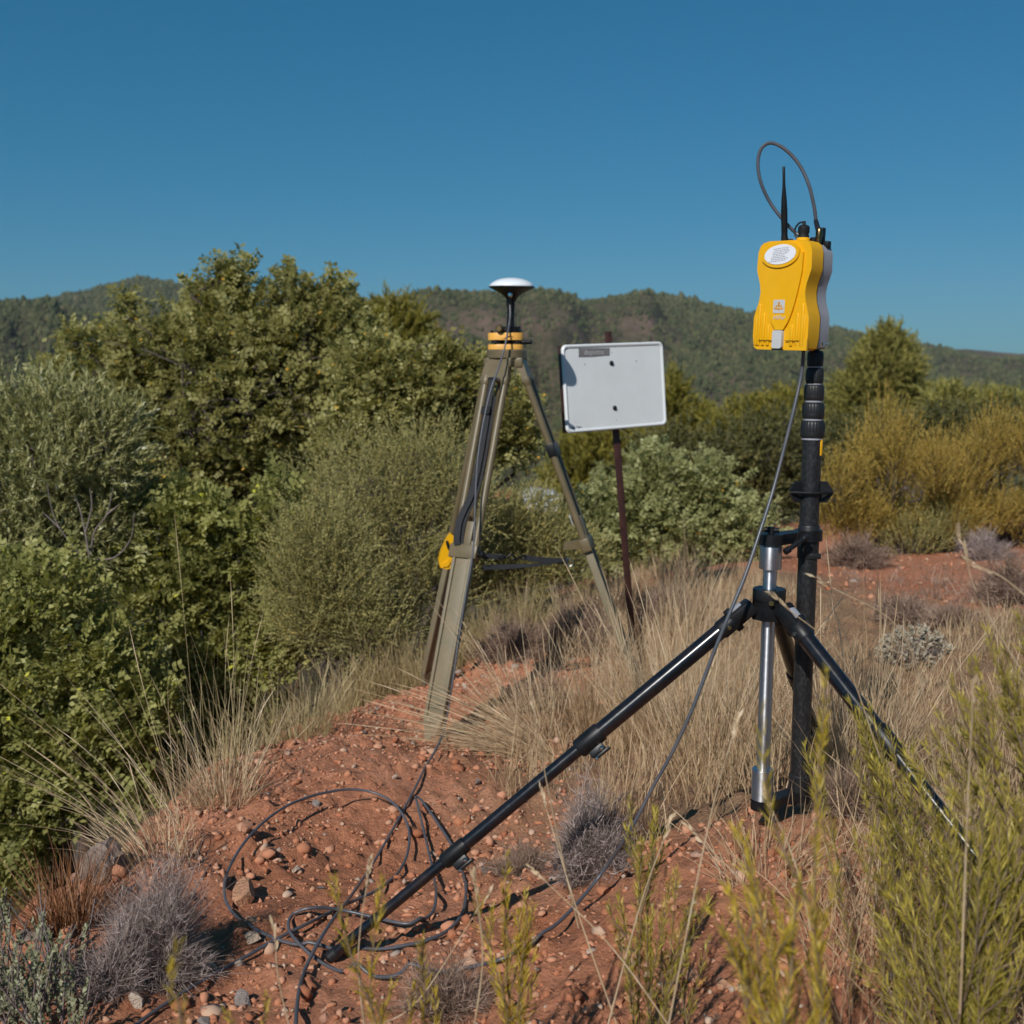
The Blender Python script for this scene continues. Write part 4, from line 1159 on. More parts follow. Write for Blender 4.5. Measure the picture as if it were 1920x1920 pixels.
# ================================================================== stones
def stone_mesh(name, seed, sub=2, flat=.75):
    bm = bmesh.new(); bmesh.ops.create_icosphere(bm, subdivisions=sub, radius=1)
    rs = random.Random(seed)
    cuts = [(Vector((rs.gauss(0, 1), rs.gauss(0, 1), rs.gauss(0, 1))).normalized(), rs.uniform(.25, .72)) for _ in range(9)]
    sx, sy, sz = rs.uniform(.9, 1.6), rs.uniform(.7, 1.1), rs.uniform(.5, .9) * flat / .75
    for v in bm.verts:
        p = v.co.copy()
        for nn_, dd in cuts:
            e = p.dot(nn_) - dd
            if e > 0: p -= nn_ * e * .92
        p *= 1 + rs.uniform(-.05, .05)
        v.co = Vector((p.x * sx, p.y * sy, p.z * sz))
    me = bpy.data.meshes.new(name); bm.to_mesh(me); bm.free()
    return me

def stone_mat(name, cols, var=.25):
    m, t, b, o = new_mat(name)
    oi = N(t, 'ShaderNodeObjectInfo')
    r = ramp(t, [(k / max(1, len(cols) - 1), c) for k, c in enumerate(cols)])
    t.links.new(oi.outputs['Random'], r.inputs[0])
    n = noise(t, 1.6, 5); r2 = ramp(t, [(.3, (1 - var,) * 3), (.7, (1 + var,) * 3)])
    t.links.new(n.outputs['Fac'], r2.inputs[0])
    mu = N(t, 'ShaderNodeMix', data_type='RGBA', blend_type='MULTIPLY'); mu.inputs[0].default_value = 1
    t.links.new(r.outputs[0], mu.inputs[6]); t.links.new(r2.outputs[0], mu.inputs[7]); t.links.new(mu.outputs[2], b.inputs['Base Color'])
    b.inputs['Roughness'].default_value = .9; b.inputs['Specular IOR Level'].default_value = .25
    n3 = noise(t, 6, 5); bp = N(t, 'ShaderNodeBump'); bp.inputs['Strength'].default_value = .5; bp.inputs['Distance'].default_value = .1
    t.links.new(n3.outputs['Fac'], bp.inputs['Height']); t.links.new(bp.outputs[0], b.inputs['Normal'])
    return m
M_CLOD = stone_mat('red_stone', [(.36, .135, .07), (.45, .19, .105), (.52, .26, .155), (.47, .215, .12), (.58, .37, .27), (.40, .16, .085)])
M_PALE = stone_mat('pale_stone', [(.46, .31, .21), (.52, .39, .29), (.56, .46, .37)])
M_GSTONE = stone_mat('grey_stone', [(.20, .16, .145), (.26, .22, .20), (.31, .25, .22)])
M_ORST = stone_mat('orange_stone', [(.50, .26, .15), (.55, .31, .20)])
M_ROCK = stone_mat('grey_rock', [(.25, .18, .145), (.27, .20, .16)], .5)

STONES = {}
def stone_set(mat, n, sub=2):
    out = []
    for k in range(n):
        me = stone_mesh('stone', 100 + k * 7 + len(STONES) * 91, sub); me.materials.append(mat); out.append(me)
    STONES[mat.name] = out
    return out
S_CLOD = stone_set(M_CLOD, 7); S_PALE = stone_set(M_PALE, 4); S_GREY = stone_set(M_GSTONE, 4); S_OR = stone_set(M_ORST, 3); S_ROCK = stone_set(M_ROCK, 3, 4)

def put_stone(name, me, p, size, parent=None, sink=.35, rs=random, **tags):
    o = bpy.data.objects.new(name, me)
    o.scale = (size,) * 3
    o.rotation_euler = (rs.uniform(-.4, .4), rs.uniform(-.4, .4), rs.uniform(0, 6.28))
    o.location = (p[0], p[1], p[2] + size * (.6 - sink))
    return link(o, parent, **tags)

big = [(460, 1690, .036, S_OR[0], 'largest pale orange stone on the red soil left of the coiled cable'),
       (664, 1558, .019, S_PALE[0], 'cream stone inside the upper cable loop'),
       (590, 1512, .018, S_GREY[0], 'flat grey stone under the top of the cable loop'),
       (663, 1386, .020, S_OR[1], 'pinkish stone high on the red mound'),
       (470, 1765, .020, S_PALE[1], 'pale tan stone beneath the crossing of the two cables'),
       (458, 1880, .021, S_GREY[1], 'grey brown angular stone low on the mound near the cable end'),
       (911, 1637, .015, S_GREY[2], 'grey stone just below the leg clamp of the black tripod'),
       (600, 1668, .010, S_GREY[3], 'small blue grey stone near the middle of the coil'),
       (556, 1632, .014, S_PALE[2], 'whitish pebble inside the left side of the coil'),
       (740, 1460, .013, S_PALE[3], 'whitish pebble beside the cable above the coil'),
       (895, 1470, .017, S_GREY[0], 'dark round stone at the root of the bent dry grass'),
       (500, 1600, .022, S_CLOD[1], 'red clod against the left side of the cable loop'),
       (1165, 1760, .021, S_OR[2], 'pinkish stone beneath the hanging cable on the right of the soil'),
       (455, 1815, .016, S_PALE[0], 'small cream stone next to the cable end near the grey shrub'),
       (690, 1340, .024, S_OR[1], 'flat orange slab stone near the mound crest')]
for (px, py, s_, me, lb) in big:
    put_stone('stone', me, cast(px, py)[0], s_, None, .30, label=lb, cat='stone')
for (px, py, s_, lb) in ((205, 1632, .095, 'large rounded grey rock at the left edge of the mound'), (75, 1755, .055, 'smaller weathered grey rock below the large rock at the left')):
    o = put_stone('rock', S_ROCK[0] if s_ > .08 else S_ROCK[1], cast(px, py)[0], s_, None, .62, label=lb, cat='rock')

# single stones one can pick out, then the gravel as one mass
MOUND = [(-.95, 1.35), (.95, 1.35), (.75, 1.9), (.35, 2.2), (.25, 2.7), (.15, 3.4), (.45, 4.4), (.1, 5.0), (-.3, 4.9), (-.72, 3.9), (-.86, 2.9), (-.98, 2.2)]
def scatter(poly, n):
    P = np.array(poly); lo, hi = P.min(0), P.max(0); out = np.zeros((0, 2))
    while len(out) < n:
        q = rng.uniform(lo, hi, (n * 3, 2)); q = q[in_poly(q[:, 0], q[:, 1], poly)]
        out = np.vstack([out, q])
    return out[:n]
q = scatter(MOUND, 285)
zq = g(q[:, 0], q[:, 1]) + micro(q[:, 0], q[:, 1])
for k in range(len(q)):
    pick = random.random()
    me = random.choice(S_CLOD if pick < .82 else S_OR if pick < .92 else S_PALE if pick < .965 else S_GREY)
    put_stone('stone', me, (q[k, 0], q[k, 1], zq[k]), min(.024, random.lognormvariate(math.log(.0082), .45)), ground, .34)
ico_bm = bmesh.new(); bmesh.ops.create_icosphere(ico_bm, subdivisions=1, radius=1)
IV = np.array([v.co for v in ico_bm.verts]); IFc = np.array([[v.index for v in f.verts] for f in ico_bm.faces]); ico_bm.free()
def lumps(q, size, seed):
    r_ = np.random.default_rng(seed); n = len(q)
    z = g(q[:, 0], q[:, 1]) + micro(q[:, 0], q[:, 1])
    sc = size[:, None] * r_.uniform(.55, 1.45, (n, 3)) * np.array([1, 1, .75])
    V = IV[None] * r_.uniform(.5, 1.3, (n, len(IV), 1)) * sc[:, None]
    a = r_.uniform(0, 6.28, n); ca, sa = np.cos(a)[:, None], np.sin(a)[:, None]
    V = np.stack([V[..., 0] * ca - V[..., 1] * sa, V[..., 0] * sa + V[..., 1] * ca, V[..., 2]], -1)
    V += np.stack([q[:, 0], q[:, 1], z + size * .12], 1)[:, None]
    F_ = IFc[None] + (np.arange(n) * len(IV))[:, None, None]
    tn = np.repeat(r_.uniform(0, 1, n), len(IFc))
    return V.reshape(-1, 3), F_.reshape(-1, 3), tn
nG = 15000
q = scatter(MOUND, nG); den = fbm(q[:, 0] * 3, q[:, 1] * 3, 91, 3)
q = q[(den + rng.uniform(-.45, .45, nG)) > -.22]
gs = np.minimum(rng.lognormal(math.log(.0042), .58, len(q)), .017)
V, F_, tn = lumps(q, gs, 4)
BANK = [(1.5, 4.6), (4.6, 4.6), (4.6, 8.0), (1.7, 7.6)]
q2 = scatter(BANK, 1500); V2, F2_, tn2 = lumps(q2, np.minimum(rng.lognormal(math.log(.0058), .6, len(q2)), .022), 8)
F_ = np.concatenate([F_, F2_ + len(V)]); V = np.concatenate([V, V2]); tn = np.concatenate([tn, tn2])
M_GRAV = leafmat('gravel_grain', [(0, (.33, .125, .065)), (.35, (.44, .185, .10)), (.65, (.53, .25, .15)), (.86, (.50, .27, .17)), (.96, (.52, .37, .27)), (1, (.32, .25, .21))], .95, 0, .15)
np_obj('gravel', V, F_, M_GRAV, None, tn, label='loose red gravel and crumbs of soil over the mound', kind='stuff')

# ================================================================== plants: builders
def rand_unit(n, r_=None):
    r_ = r_ or rng
    return nrm(r_.normal(size=(n, 3)))

def leaf_arrays(b, d, nr, Ln, Wd, shape='rhomb', fold=.25, curl=0.0):
    """one small folded blade per row"""
    d = nrm(d); s = nrm(np.cross(d, nr)); nr = np.cross(s, d)
    Ln = np.broadcast_to(Ln, (len(b),))[:, None]; Wd = np.broadcast_to(Wd, (len(b),))[:, None]
    up = nr * Wd * fold
    if shape == 'tri':
        V = np.stack([b + s * Wd * .5, b + d * Ln, b - s * Wd * .5], 1)
        return V.reshape(-1, 3), np.arange(len(b) * 3).reshape(-1, 3), 1
    if shape == 'rhomb':
        V = np.stack([b, b + d * Ln * .45 + s * Wd * .5 + up, b + d * Ln - nr * Ln * curl, b + d * Ln * .45 - s * Wd * .5 + up], 1)
        F_ = np.arange(len(b) * 4).reshape(-1, 4)
        return V.reshape(-1, 3), F_, 1
    V = np.stack([b, b + d * Ln * .28 + s * Wd * .42 + up, b + d * Ln * .72 + s * Wd * .46 + up, b + d * Ln - nr * Ln * curl,
                  b + d * Ln * .72 - s * Wd * .46 + up, b + d * Ln * .28 - s * Wd * .42 + up], 1)
    k = np.arange(len(b))[:, None] * 6
    F_ = np.stack([np.hstack([k, k + 1, k + 2, k + 3]), np.hstack([k, k + 3, k + 4, k + 5])], 1).reshape(-1, 4)
    return V.reshape(-1, 3), F_, 2

def sample_clumps(cl, n, shell=.32, rough=.45):
    C = np.array([c[0] for c in cl]); Rd = np.array([c[1] for c in cl])
    w = np.prod(Rd, 1) ** .66 * np.array([c[2] if len(c) > 2 else 1 for c in cl]); w /= w.sum()
    k = rng.choice(len(cl), n, p=w)
    u = rand_unit(n)
    rad = rng.uniform(size=n) ** shell
    lum = 1 + rough * 2 * fbm(u[:, 0] * 2.2 + k * 5.1, u[:, 1] * 2.2 + u[:, 2] * 2.9, 41, 3)
    pos = C[k] + u * Rd[k] * (rad * lum)[:, None]
    return pos, u, k

def pinnate(pos, out, rach=.13, pairs=4, L=.042, W=.027, upb=.5, jit=.6, toff=0.0):
    n = len(pos)
    D = nrm(out * .8 + np.array([0, 0, upb]) + rng.normal(size=(n, 3)) * jit)
    Nn = nrm(np.array([-.2, -.55, .85]) + rng.normal(size=(n, 3)) * .5)
    S = nrm(np.cross(D, Nn)); Nn = np.cross(S, D)
    tw = np.clip(rng.uniform(0, 1, n) + toff, 0, 1)
    B, DD, NN, T = [], [], [], []
    sz = rng.uniform(.6, 1.25, n)
    for j in range(pairs):
        p = pos + D * (rach * (j + .6) / pairs * sz)[:, None]
        for sg in (-1, 1):
            B.append(p); DD.append(nrm(S * sg + D * (.45 + .15 * j) + rng.normal(size=(n, 3)) * .18)); NN.append(Nn + rng.normal(size=(n, 3)) * .25); T.append(tw)
    B = np.concatenate(B); T = np.concatenate(T)
    Ls = L * rng.uniform(.75, 1.2, len(B)) * np.tile(sz, pairs * 2)
    t = np.clip(T * .55 + rng.uniform(0, .42, len(B)), 0, .955)
    t = np.where(rng.uniform(size=len(B)) < .006, rng.uniform(.97, 1, len(B)), t)
    V, F_, k = leaf_arrays(B, np.concatenate(DD), np.concatenate(NN), Ls, Ls * (W / L) * 1.15, 'rhomb', .10)
    return V, F_, np.repeat(t, k), D

def sprig(pos, out, length=.22, k=14, L=.04, W=.008, upb=.7, jit=.5, ang=.8, tipbias=0.0, shape='tri'):
    """narrow leaves round a straight twig"""
    n = len(pos)
    D = nrm(out * .7 + np.array([0, 0, upb]) + rng.normal(size=(n, 3)) * jit)
    t = (np.arange(k)[None] + rng.uniform(0, 1, (n, k))) / k
    t = t ** (1 - tipbias)
    ln = length * rng.uniform(.7, 1.25, (n, 1))
    p = pos[:, None] + D[:, None] * (t * ln)[..., None]
    rd = nrm(np.cross(D[:, None], rng.normal(size=(n, k, 3))))
    d = nrm(D[:, None] + rd * ang)
    b = p.reshape(-1, 3); d = d.reshape(-1, 3)
    tn = np.clip(np.repeat(rng.uniform(0, .5, n), k) + rng.uniform(0, .5, n * k), 0, 1)
    Ls = L * rng.uniform(.7, 1.25, n * k)
    V, F_, kk = leaf_arrays(b, d, rng.normal(size=(n * k, 3)) * .8 + np.array([-.2, -.8, .8]), Ls, W * rng.uniform(.8, 1.2, n * k) * 1.35, shape, .12)
    return V, F_, np.repeat(tn, kk), D

def cat_geo(parts):
    V = []; F_ = []; T = []; o = 0
    for v, f, t in parts:
        V.append(v); F_.append(f + o); T.append(t); o += len(v)
    return np.concatenate(V), np.concatenate(F_), np.concatenate(T)

def branch_np(base, cl, pos, k, tr, nb, jit=.12):
    """trunk, limbs to every clump, thin branches to a share of the twigs"""
    P = []; Rd = []
    base = np.array(base)
    C = np.array([c[0] for c in cl]); Rr = np.array([c[1] for c in cl])
    fork = base * .45 + C.mean(0) * .55; fork[2] = base[2] + (C[:, 2].min() - base[2]) * .55 if C[:, 2].min() > base[2] else base[2] + .2
    def bend(a, b, n, j):
        t = np.linspace(0, 1, n)[:, None]; L_ = np.linalg.norm(b - a)
        w = rng.normal(size=(n, 3)) * j * L_; w[0] = w[-1] = 0
        return a * (1 - t) + b * t + w + np.array([0, 0, 1]) * (t * (1 - t)) * L_ * .15
    P.append(bend(base, fork, 6, .04)); Rd.append(np.linspace(tr, tr * .7, 6))
    for c in C:
        P.append(bend(fork, c, 8, .06)); Rd.append(np.linspace(tr * .5, tr * .16, 8))
    for j in rng.choice(len(pos), min(nb, len(pos)), replace=False):
        a = C[k[j]] + rng.normal(size=3) * Rr[k[j]] * .25
        P.append(bend(a, pos[j] + (pos[j] - a) * .12, 6, .09)); Rd.append(np.linspace(tr * .13, tr * .035, 6))
    return tube_np(P, Rd, 5)

def CL(lst, Y, dep=.8):
    """crown clumps given as pixel ellipses at distance Y"""
    out = []
    for c in lst:
        px, py, rx, ry = c[:4]
        dy = c[4] if len(c) > 4 else 0.0
        s_ = (Y + dy) / FPX
        out.append((np.array(at(px, py, Y + dy)), np.array([rx * s_, dep * (rx + ry) * .5 * s_, ry * s_])))
    return out

def plant(name, label, cat, base, geo, mat, bark=None, wood=None, group=None, crown='crown', trunk='trunk'):
    t = thing(name, base, label, cat, group)
    V, F_, T = geo
    np_obj(crown, V, F_, mat, t, T)
    if wood is not None:
        np_obj(trunk, wood[0], wood[1], bark or M_BARK, t, None, True)
    return t

def carob(name, label, lst, Y, n, basepx, mat=None, L=.042, group=None, nb=160, tr=.05, rach=.13, pairs=4, dep=.8, cat='tree', jit=.7, shell=.26):
    cl = CL(lst, Y, dep)
    pos, u, k = sample_clumps(cl, n, shell)
    V, F_, T, D = pinnate(pos, u, rach, pairs, L, L * .60, jit=jit, toff=rng.uniform(-.25, .25, len(cl))[k])
    bx = at(basepx[0], basepx[1], Y); base = on_ground(bx.x, Y + (basepx[2] if len(basepx) > 2 else .2), -.05)
    wood = branch_np(base, cl, pos, k, tr, nb)
    return plant(name, label, cat, base, (V, F_, T), mat or M_CAROB, M_BARK, wood, group)

def needle_tree(name, label, lst, Y, n, basepx, mat, length=.25, k=14, L=.09, W=.012, tr=.06, nb=80, upb=.7, dep=.8, cat='tree', group=None, ang=.8, jit=.5, shell=.32, bark=None):
    cl = CL(lst, Y, dep)
    pos, u, kk = sample_clumps(cl, n, shell)
    V, F_, T, D = sprig(pos, u, length, k, L, W, upb, jit, ang)
    bx = at(basepx, 900, Y); base = on_ground(bx.x, Y + .1, -.05)
    wood = branch_np(base, cl, pos, kk, tr, nb)
    return plant(name, label, cat, base, (V, F_, T), mat, bark or M_BARK, wood, group)

def blades(b, tip_dir, H, W, bend, seg=4, seed=0, head=0.0, facing=True):
    """curved tapering ribbons: b bases (n,3), unit start direction, height, width, bend vector (n,3)"""
    n = len(b); t = np.linspace(0, 1, seg + 1)[None, :, None]
    H = np.broadcast_to(H, (n,)); W = np.broadcast_to(W, (n,))
    C = b[:, None] + tip_dir[:, None] * (H[:, None, None] * t) + bend[:, None] * (t ** 2) * H[:, None, None]
    s = nrm(np.cross(tip_dir, rng.normal(size=(n, 3)) + np.array([0, 1.2, 0])))
    prof = np.array([1, .95, .8, .55, .12]) if seg == 4 else np.interp(np.linspace(0, 1, seg + 1), [0, .25, .5, .75, 1], [1, .95, .8, .55, .12])
    if head:
        prof = np.interp(np.linspace(0, 1, seg + 1), [0, .70, .80, .92, 1], [1, .6, head, head * .8, .2])
    w = prof[None, :, None] * W[:, None, None] * .5
    V = np.stack([C - s[:, None] * w, C + s[:, None] * w], 2).reshape(n, -1, 3)
    m = (seg + 1) * 2
    k0 = np.arange(seg) * 2
    q_ = np.stack([k0, k0 + 1, k0 + 3, k0 + 2], -1)
    F_ = (q_[None] + (np.arange(n) * m)[:, None, None]).reshape(-1, 4)
    return V.reshape(-1, 3), F_, seg

def tuft_geo(c, n, H, spread=.5, lean=(0, 0, 0), W=.0024, rad=.05, bendk=.35, hvar=.3, tint=(0, 1), heads=.15):
    """one grass tuft round the point c"""
    a = rng.uniform(0, 6.28, n); r_ = rad * np.sqrt(rng.uniform(size=n))
    x = c[0] + r_ * np.cos(a); y = c[1] + r_ * np.sin(a)
    b = np.stack([x, y, g(x, y) - .01], 1)
    o = np.stack([np.cos(a), np.sin(a), np.zeros(n)], 1) * (rng.uniform(0, 1, n)[:, None] * spread)
    d = nrm(o + np.array([0, 0, 1.]) + np.array(lean) + rng.normal(size=(n, 3)) * .10)
    hh = H * np.clip(rng.normal(1, hvar, n), .25, 1.7)
    bend = (o + np.array(lean) * .6 + np.array([0, 0, -.35])) * bendk + rng.normal(size=(n, 3)) * .08
    nh = int(n * heads); out = []
    V, F_, k = blades(b[nh:], d[nh:], hh[nh:], W, bend[nh:])
    out.append((V, F_, np.repeat(rng.uniform(*tint, n - nh), k)))
    if nh:
        V, F_, k = blades(b[:nh], d[:nh], hh[:nh] * 1.35, W * .62, bend[:nh] * .7, 8, head=2.2)
        out.append((V, F_, np.repeat(rng.uniform(tint[0] * .5 + .4, tint[1], nh), k)))
    return cat_geo(out)

def cushion_geo(c, rx, rz, n, W=.0018, ry=None, seglen=.045, lean=(0, 0)):
    """dry twiggy dome: thin stems fan from the root and fork into short twiglets"""
    ry = ry or rx
    u = rand_unit(n); u[:, 2] = np.abs(u[:, 2]) * .95 + .06; u = nrm(u)
    sd_ = rng.uniform(0, 40)
    lum = 1 + .55 * 2 * fbm(u[:, 0] * 2.6 + sd_, u[:, 1] * 2.6 + u[:, 2] * 2.2, 61, 3)
    tip = u * np.array([rx, ry, rz]) * (lum * rng.uniform(.55, 1.0, n))[:, None]
    c = np.array(c)
    tip[:, 0] += lean[0] * tip[:, 2]; tip[:, 1] += lean[1] * tip[:, 2]
    st = tip * .12
    H = np.linalg.norm(tip - st, axis=1)
    d = nrm(tip - st)
    V, F_, k = blades(c + st, d, H, W, rng.normal(size=(n, 3)) * .26)
    out = [(V, F_, np.repeat(rng.uniform(0, .6, n), k))]
    m = n * 6
    j = rng.integers(0, n, m); f = rng.uniform(.35, 1.0, m)
    b = c + st[j] + d[j] * (H[j] * f)[:, None]
    dd = nrm(d[j] + rng.normal(size=(m, 3)) * .7 + np.array([0, 0, .2]))
    V, F_, k = blades(b, dd, seglen * rng.uniform(.4, 1.2, m), W * .7, rng.normal(size=(m, 3)) * .3, 2)
    out.append((V, F_, np.repeat(rng.uniform(.15, 1.0, m), k)))
    return cat_geo(out)

# ================================================================== trees and shrubs beyond the mound
carob('carob_tree', 'tall grey-green leafy tree with ragged sprigs rising above the left hill', [(470, 760, 220, 170), (440, 660, 140, 95), (425, 575, 60, 50), (417, 505, 16, 22), (455, 512, 18, 20), (430, 535, 26, 22), (540, 580, 46, 50), (543, 522, 14, 20), (615, 585, 50, 50),
      (622, 535, 16, 20), (575, 560, 16, 16), (650, 655, 100, 90), (300, 665, 80, 50), (235, 562, 13, 16), (245, 595, 20, 18), (350, 630, 46, 36), (225, 640, 36, 34), (140, 640, 28, 28), (180, 715, 90, 55), (110, 720, 40, 40), (330, 850, 140, 90), (560, 850, 130, 100), (250, 790, 110, 80)], 7.4, 11500, (470, 1000, .6), L=.033, rach=.10, nb=420, tr=.07, dep=.7)
carob('carob_tree', 'grey-green leafy tree between the tall leafy tree and the olive tripod', [(760, 740, 100, 80), (840, 760, 70, 80), (830, 690, 40, 35), (900, 700, 30, 26), (700, 830, 90, 80), (960, 790, 36, 60), (925, 830, 24, 40), (985, 830, 20, 30), (690, 700, 70, 60)], 6.7, 4600, (760, 1000, .5), L=.032, rach=.10, nb=220, tr=.05)
needle_tree('olive_tree', 'silvery narrow-leaved olive bush at the left edge', [(70, 890, 150, 110), (60, 810, 100, 60), (190, 850, 60, 80), (110, 775, 34, 36), (215, 800, 26, 30), (70, 1000, 150, 90), (190, 960, 70, 70)], 5.1, 3300, 80, M_OLIV, .17, 18, .034, .0058, .05, 160, .75, ang=.55)
carob('carob_bush', 'low bright green leafy bush at the lower left corner of the ravine', [(50, 1130, 120, 90), (20, 1270, 110, 110), (150, 1230, 110, 90), (100, 1390, 140, 100), (250, 1330, 80, 80), (30, 1500, 100, 90), (-10, 1610, 110, 80), (190, 1450, 100, 70), (-60, 1350, 100, 150)], 4.3, 6500, (100, 1500, .3), M_CAROB2, L=.027, nb=200, tr=.03, cat='bush', rach=.085)
carob('carob_bush', 'green leafy bush growing below the tall tree behind the tall dry stems', [(330, 1000, 100, 70), (420, 1090, 110, 80), (300, 1110, 110, 80), (480, 1030, 80, 70), (525, 945, 36, 50), (335, 945, 36, 40), (390, 985, 40, 30), (400, 1220, 110, 80), (300, 1270, 110, 90), (430, 1330, 90, 80), (350, 1400, 110, 70), (500, 1180, 60, 90), (420, 1420, 80, 50), (230, 1420, 70, 70)], 5.2, 7000, (400, 1400, .3), M_CAROB2, L=.029, nb=260, tr=.035, cat='bush', rach=.09)
BG = 'fine-leaved shrubs round the olive tripod'
needle_tree('broom_shrub', 'broad soft yellow-green shrub left of the olive tripod', [(700, 930, 120, 90), (790, 880, 80, 60), (640, 1010, 100, 80), (760, 1010, 110, 80), (850, 950, 60, 90), (600, 1080, 80, 70), (690, 1110, 110, 70), (800, 1110, 90, 60), (560, 1150, 60, 70), (640, 1190, 90, 50), (590, 1000, 60, 70), (560, 1060, 60, 60), (560, 1230, 60, 50), (720, 1190, 90, 40)], 5.6, 5000, 720, M_BROOM, .20, 26, .013, .0042, .03, 260, .8, cat='shrub', group=BG, ang=.7)
needle_tree('broom_shrub', 'soft yellow-green shrub seen between the legs of the olive tripod', [(940, 990, 90, 60), (1010, 1010, 80, 60), (960, 1070, 110, 50), (1060, 1060, 70, 50), (880, 1100, 80, 50)], 6.0, 2900, 960, M_BROOM, .14, 26, .013, .0042, .03, 150, .8, cat='shrub', group=BG, ang=.7)
needle_tree('broom_shrub', 'small fine-leaved shrub between the green bush and the mound crest', [(600, 1030, 56, 56), (640, 1110, 66, 56), (585, 1170, 56, 56), (680, 1190, 66, 40), (560, 1100, 40, 50)], 4.9, 1900, 620, M_BROOM, .19, 26, .012, .004, .02, 120, .8, cat='shrub', group=BG, ang=.7)
carob('carob_bush', 'pale green leafy bush behind the sign post', [(1180, 960, 90, 60), (1235, 905, 60, 50), (1325, 925, 60, 50), (1385, 985, 60, 46), (1290, 1000, 120, 50), (1120, 1000, 70, 56), (1205, 880, 26, 26), (1335, 885, 24, 22), (1200, 1040, 120, 40), (1350, 1040, 90, 36)], 7.2, 3300, (1250, 1040, .3), M_CAROBP, rach=.10, L=.034, nb=140, tr=.03, cat='bush')
DB = 'dark bushes across the middle distance'
needle_tree('dark_bush', 'dark green bush filling the gap between the sign and the mast', [(1330, 865, 100, 56), (1440, 855, 76, 62), (1240, 880, 60, 50), (1400, 930, 110, 50), (1490, 895, 60, 70), (1300, 920, 110, 50)], 11, 2900, 1370, M_DARKB, .22, 18, .035, .012, .05, 120, .5, cat='bush', group=DB, ang=.9)
needle_tree('dark_bush', 'brownish dark bush right behind the mast collars', [(1600, 845, 70, 36), (1560, 880, 50, 46), (1680, 815, 70, 26), (1640, 850, 70, 30)], 12.5, 1300, 1610, M_DARKB, .24, 18, .038, .013, .05, 70, .5, cat='bush', group=DB, ang=.9)
needle_tree('dark_bush', 'brownish dark bush above the golden shrubs near the right edge', [(1790, 805, 70, 26), (1870, 810, 60, 28), (1930, 800, 50, 34), (1800, 835, 110, 30)], 12.5, 1400, 1830, M_DARKB, .24, 18, .038, .013, .05, 70, .5, cat='bush', group=DB, ang=.9)
PG = 'pines in the valley'
needle_tree('pine_tree', 'round pine standing against the sky right of the receiver', [(1655, 705, 50, 50), (1665, 655, 24, 26), (1662, 632, 7, 12), (1605, 745, 38, 36), (1700, 740, 30, 36), (1580, 765, 20, 26), (1640, 785, 76, 28), (1690, 665, 12, 18)], 26, 2800, 1650, M_PINE, .38, 22, .10, .020, .12, 120, .9, group=PG, ang=.7)
needle_tree('pine_tree', 'pale yellow-green pine crown just left of the cable below the receiver', [(1440, 795, 42, 22), (1475, 775, 24, 18), (1400, 810, 46, 20)], 21, 900, 1440, M_PINEY, .4, 16, .13, .024, .1, 60, .9, group=PG, ang=.7)
needle_tree('pine_tree', 'slim yellow-green pine at the right edge of the sign', [(1262, 745, 8, 26), (1260, 780, 16, 26), (1305, 800, 24, 18), (1290, 820, 46, 24)], 23, 800, 1280, M_PINEY, .42, 16, .14, .024, .1, 50, .9, group=PG, ang=.7)
needle_tree('pine_tree', 'yellow pine top showing between the leafy tree and the antenna', [(750, 630, 34, 46), (715, 640, 26, 40), (785, 660, 26, 36), (750, 680, 66, 40), (745, 590, 10, 18)], 17, 1000, 750, M_PINEY, .34, 16, .11, .02, .1, 60, .9, group=PG, ang=.7)
needle_tree('pine_tree', 'yellow-green pine crown below the sign board', [(1110, 870, 50, 50), (1150, 850, 40, 40), (1080, 910, 50, 40), (1200, 850, 40, 34)], 19, 900, 1120, M_PINEY, .36, 16, .12, .022, .1, 50, .9, group=PG, ang=.7)
needle_tree('pine_tree', 'bright green pine crown at the far right edge above the dark bush', [(1900, 785, 30, 18), (1860, 775, 22, 14), (1780, 765, 30, 14)], 22, 600, 1860, M_PINE, .42, 16, .14, .024, .1, 40, .9, group=PG, ang=.7)
GG = 'golden shrubs behind the bare soil'
def spiky(name, label, lst, Y, n, bx, mat, group, upb=1.3):
    return needle_tree(name, label, lst, Y, n, bx, mat, .17, 24, .016, .0042, .022, 200, upb, cat='shrub', group=group, ang=.6, jit=.3)
def plumes(x0, x1, top, bot, n, seed):
    r_ = random.Random(seed); out = []
    for k in range(n):
        px = x0 + (x1 - x0) * (k + r_.uniform(-.3, .3)) / (n - 1); f = abs((px - (x0 + x1) / 2) / ((x1 - x0) / 2))
        t = top + (bot - top) * (.10 + .35 * f * f) + r_.uniform(-26, 34); h = r_.uniform(45, 85)
        out.append((px, t + h * .55, r_.uniform(16, 28), h, r_.uniform(-.5, .4)))
        out.append((px + r_.uniform(-20, 20), bot - r_.uniform(30, 70), r_.uniform(26, 46), r_.uniform(30, 50), r_.uniform(-.4, .5)))
    return out
spiky('golden_shrub', 'golden spiky shrub just right of the mast', plumes(1570, 1790, 800, 1040, 9, 4), 7.7, 3600, 1680, M_GOLD, GG)
spiky('golden_shrub', 'wide golden spiky shrub running out at the right edge', plumes(1770, 2020, 790, 1030, 10, 9), 8.1, 3900, 1890, M_GOLD, GG)
spiky('golden_shrub', 'low olive-gold shrub at the foot of the golden shrubs', [(1720, 1020, 70, 36), (1770, 1010, 40, 34)], 7.5, 700, 1730, M_BROOM, GG)

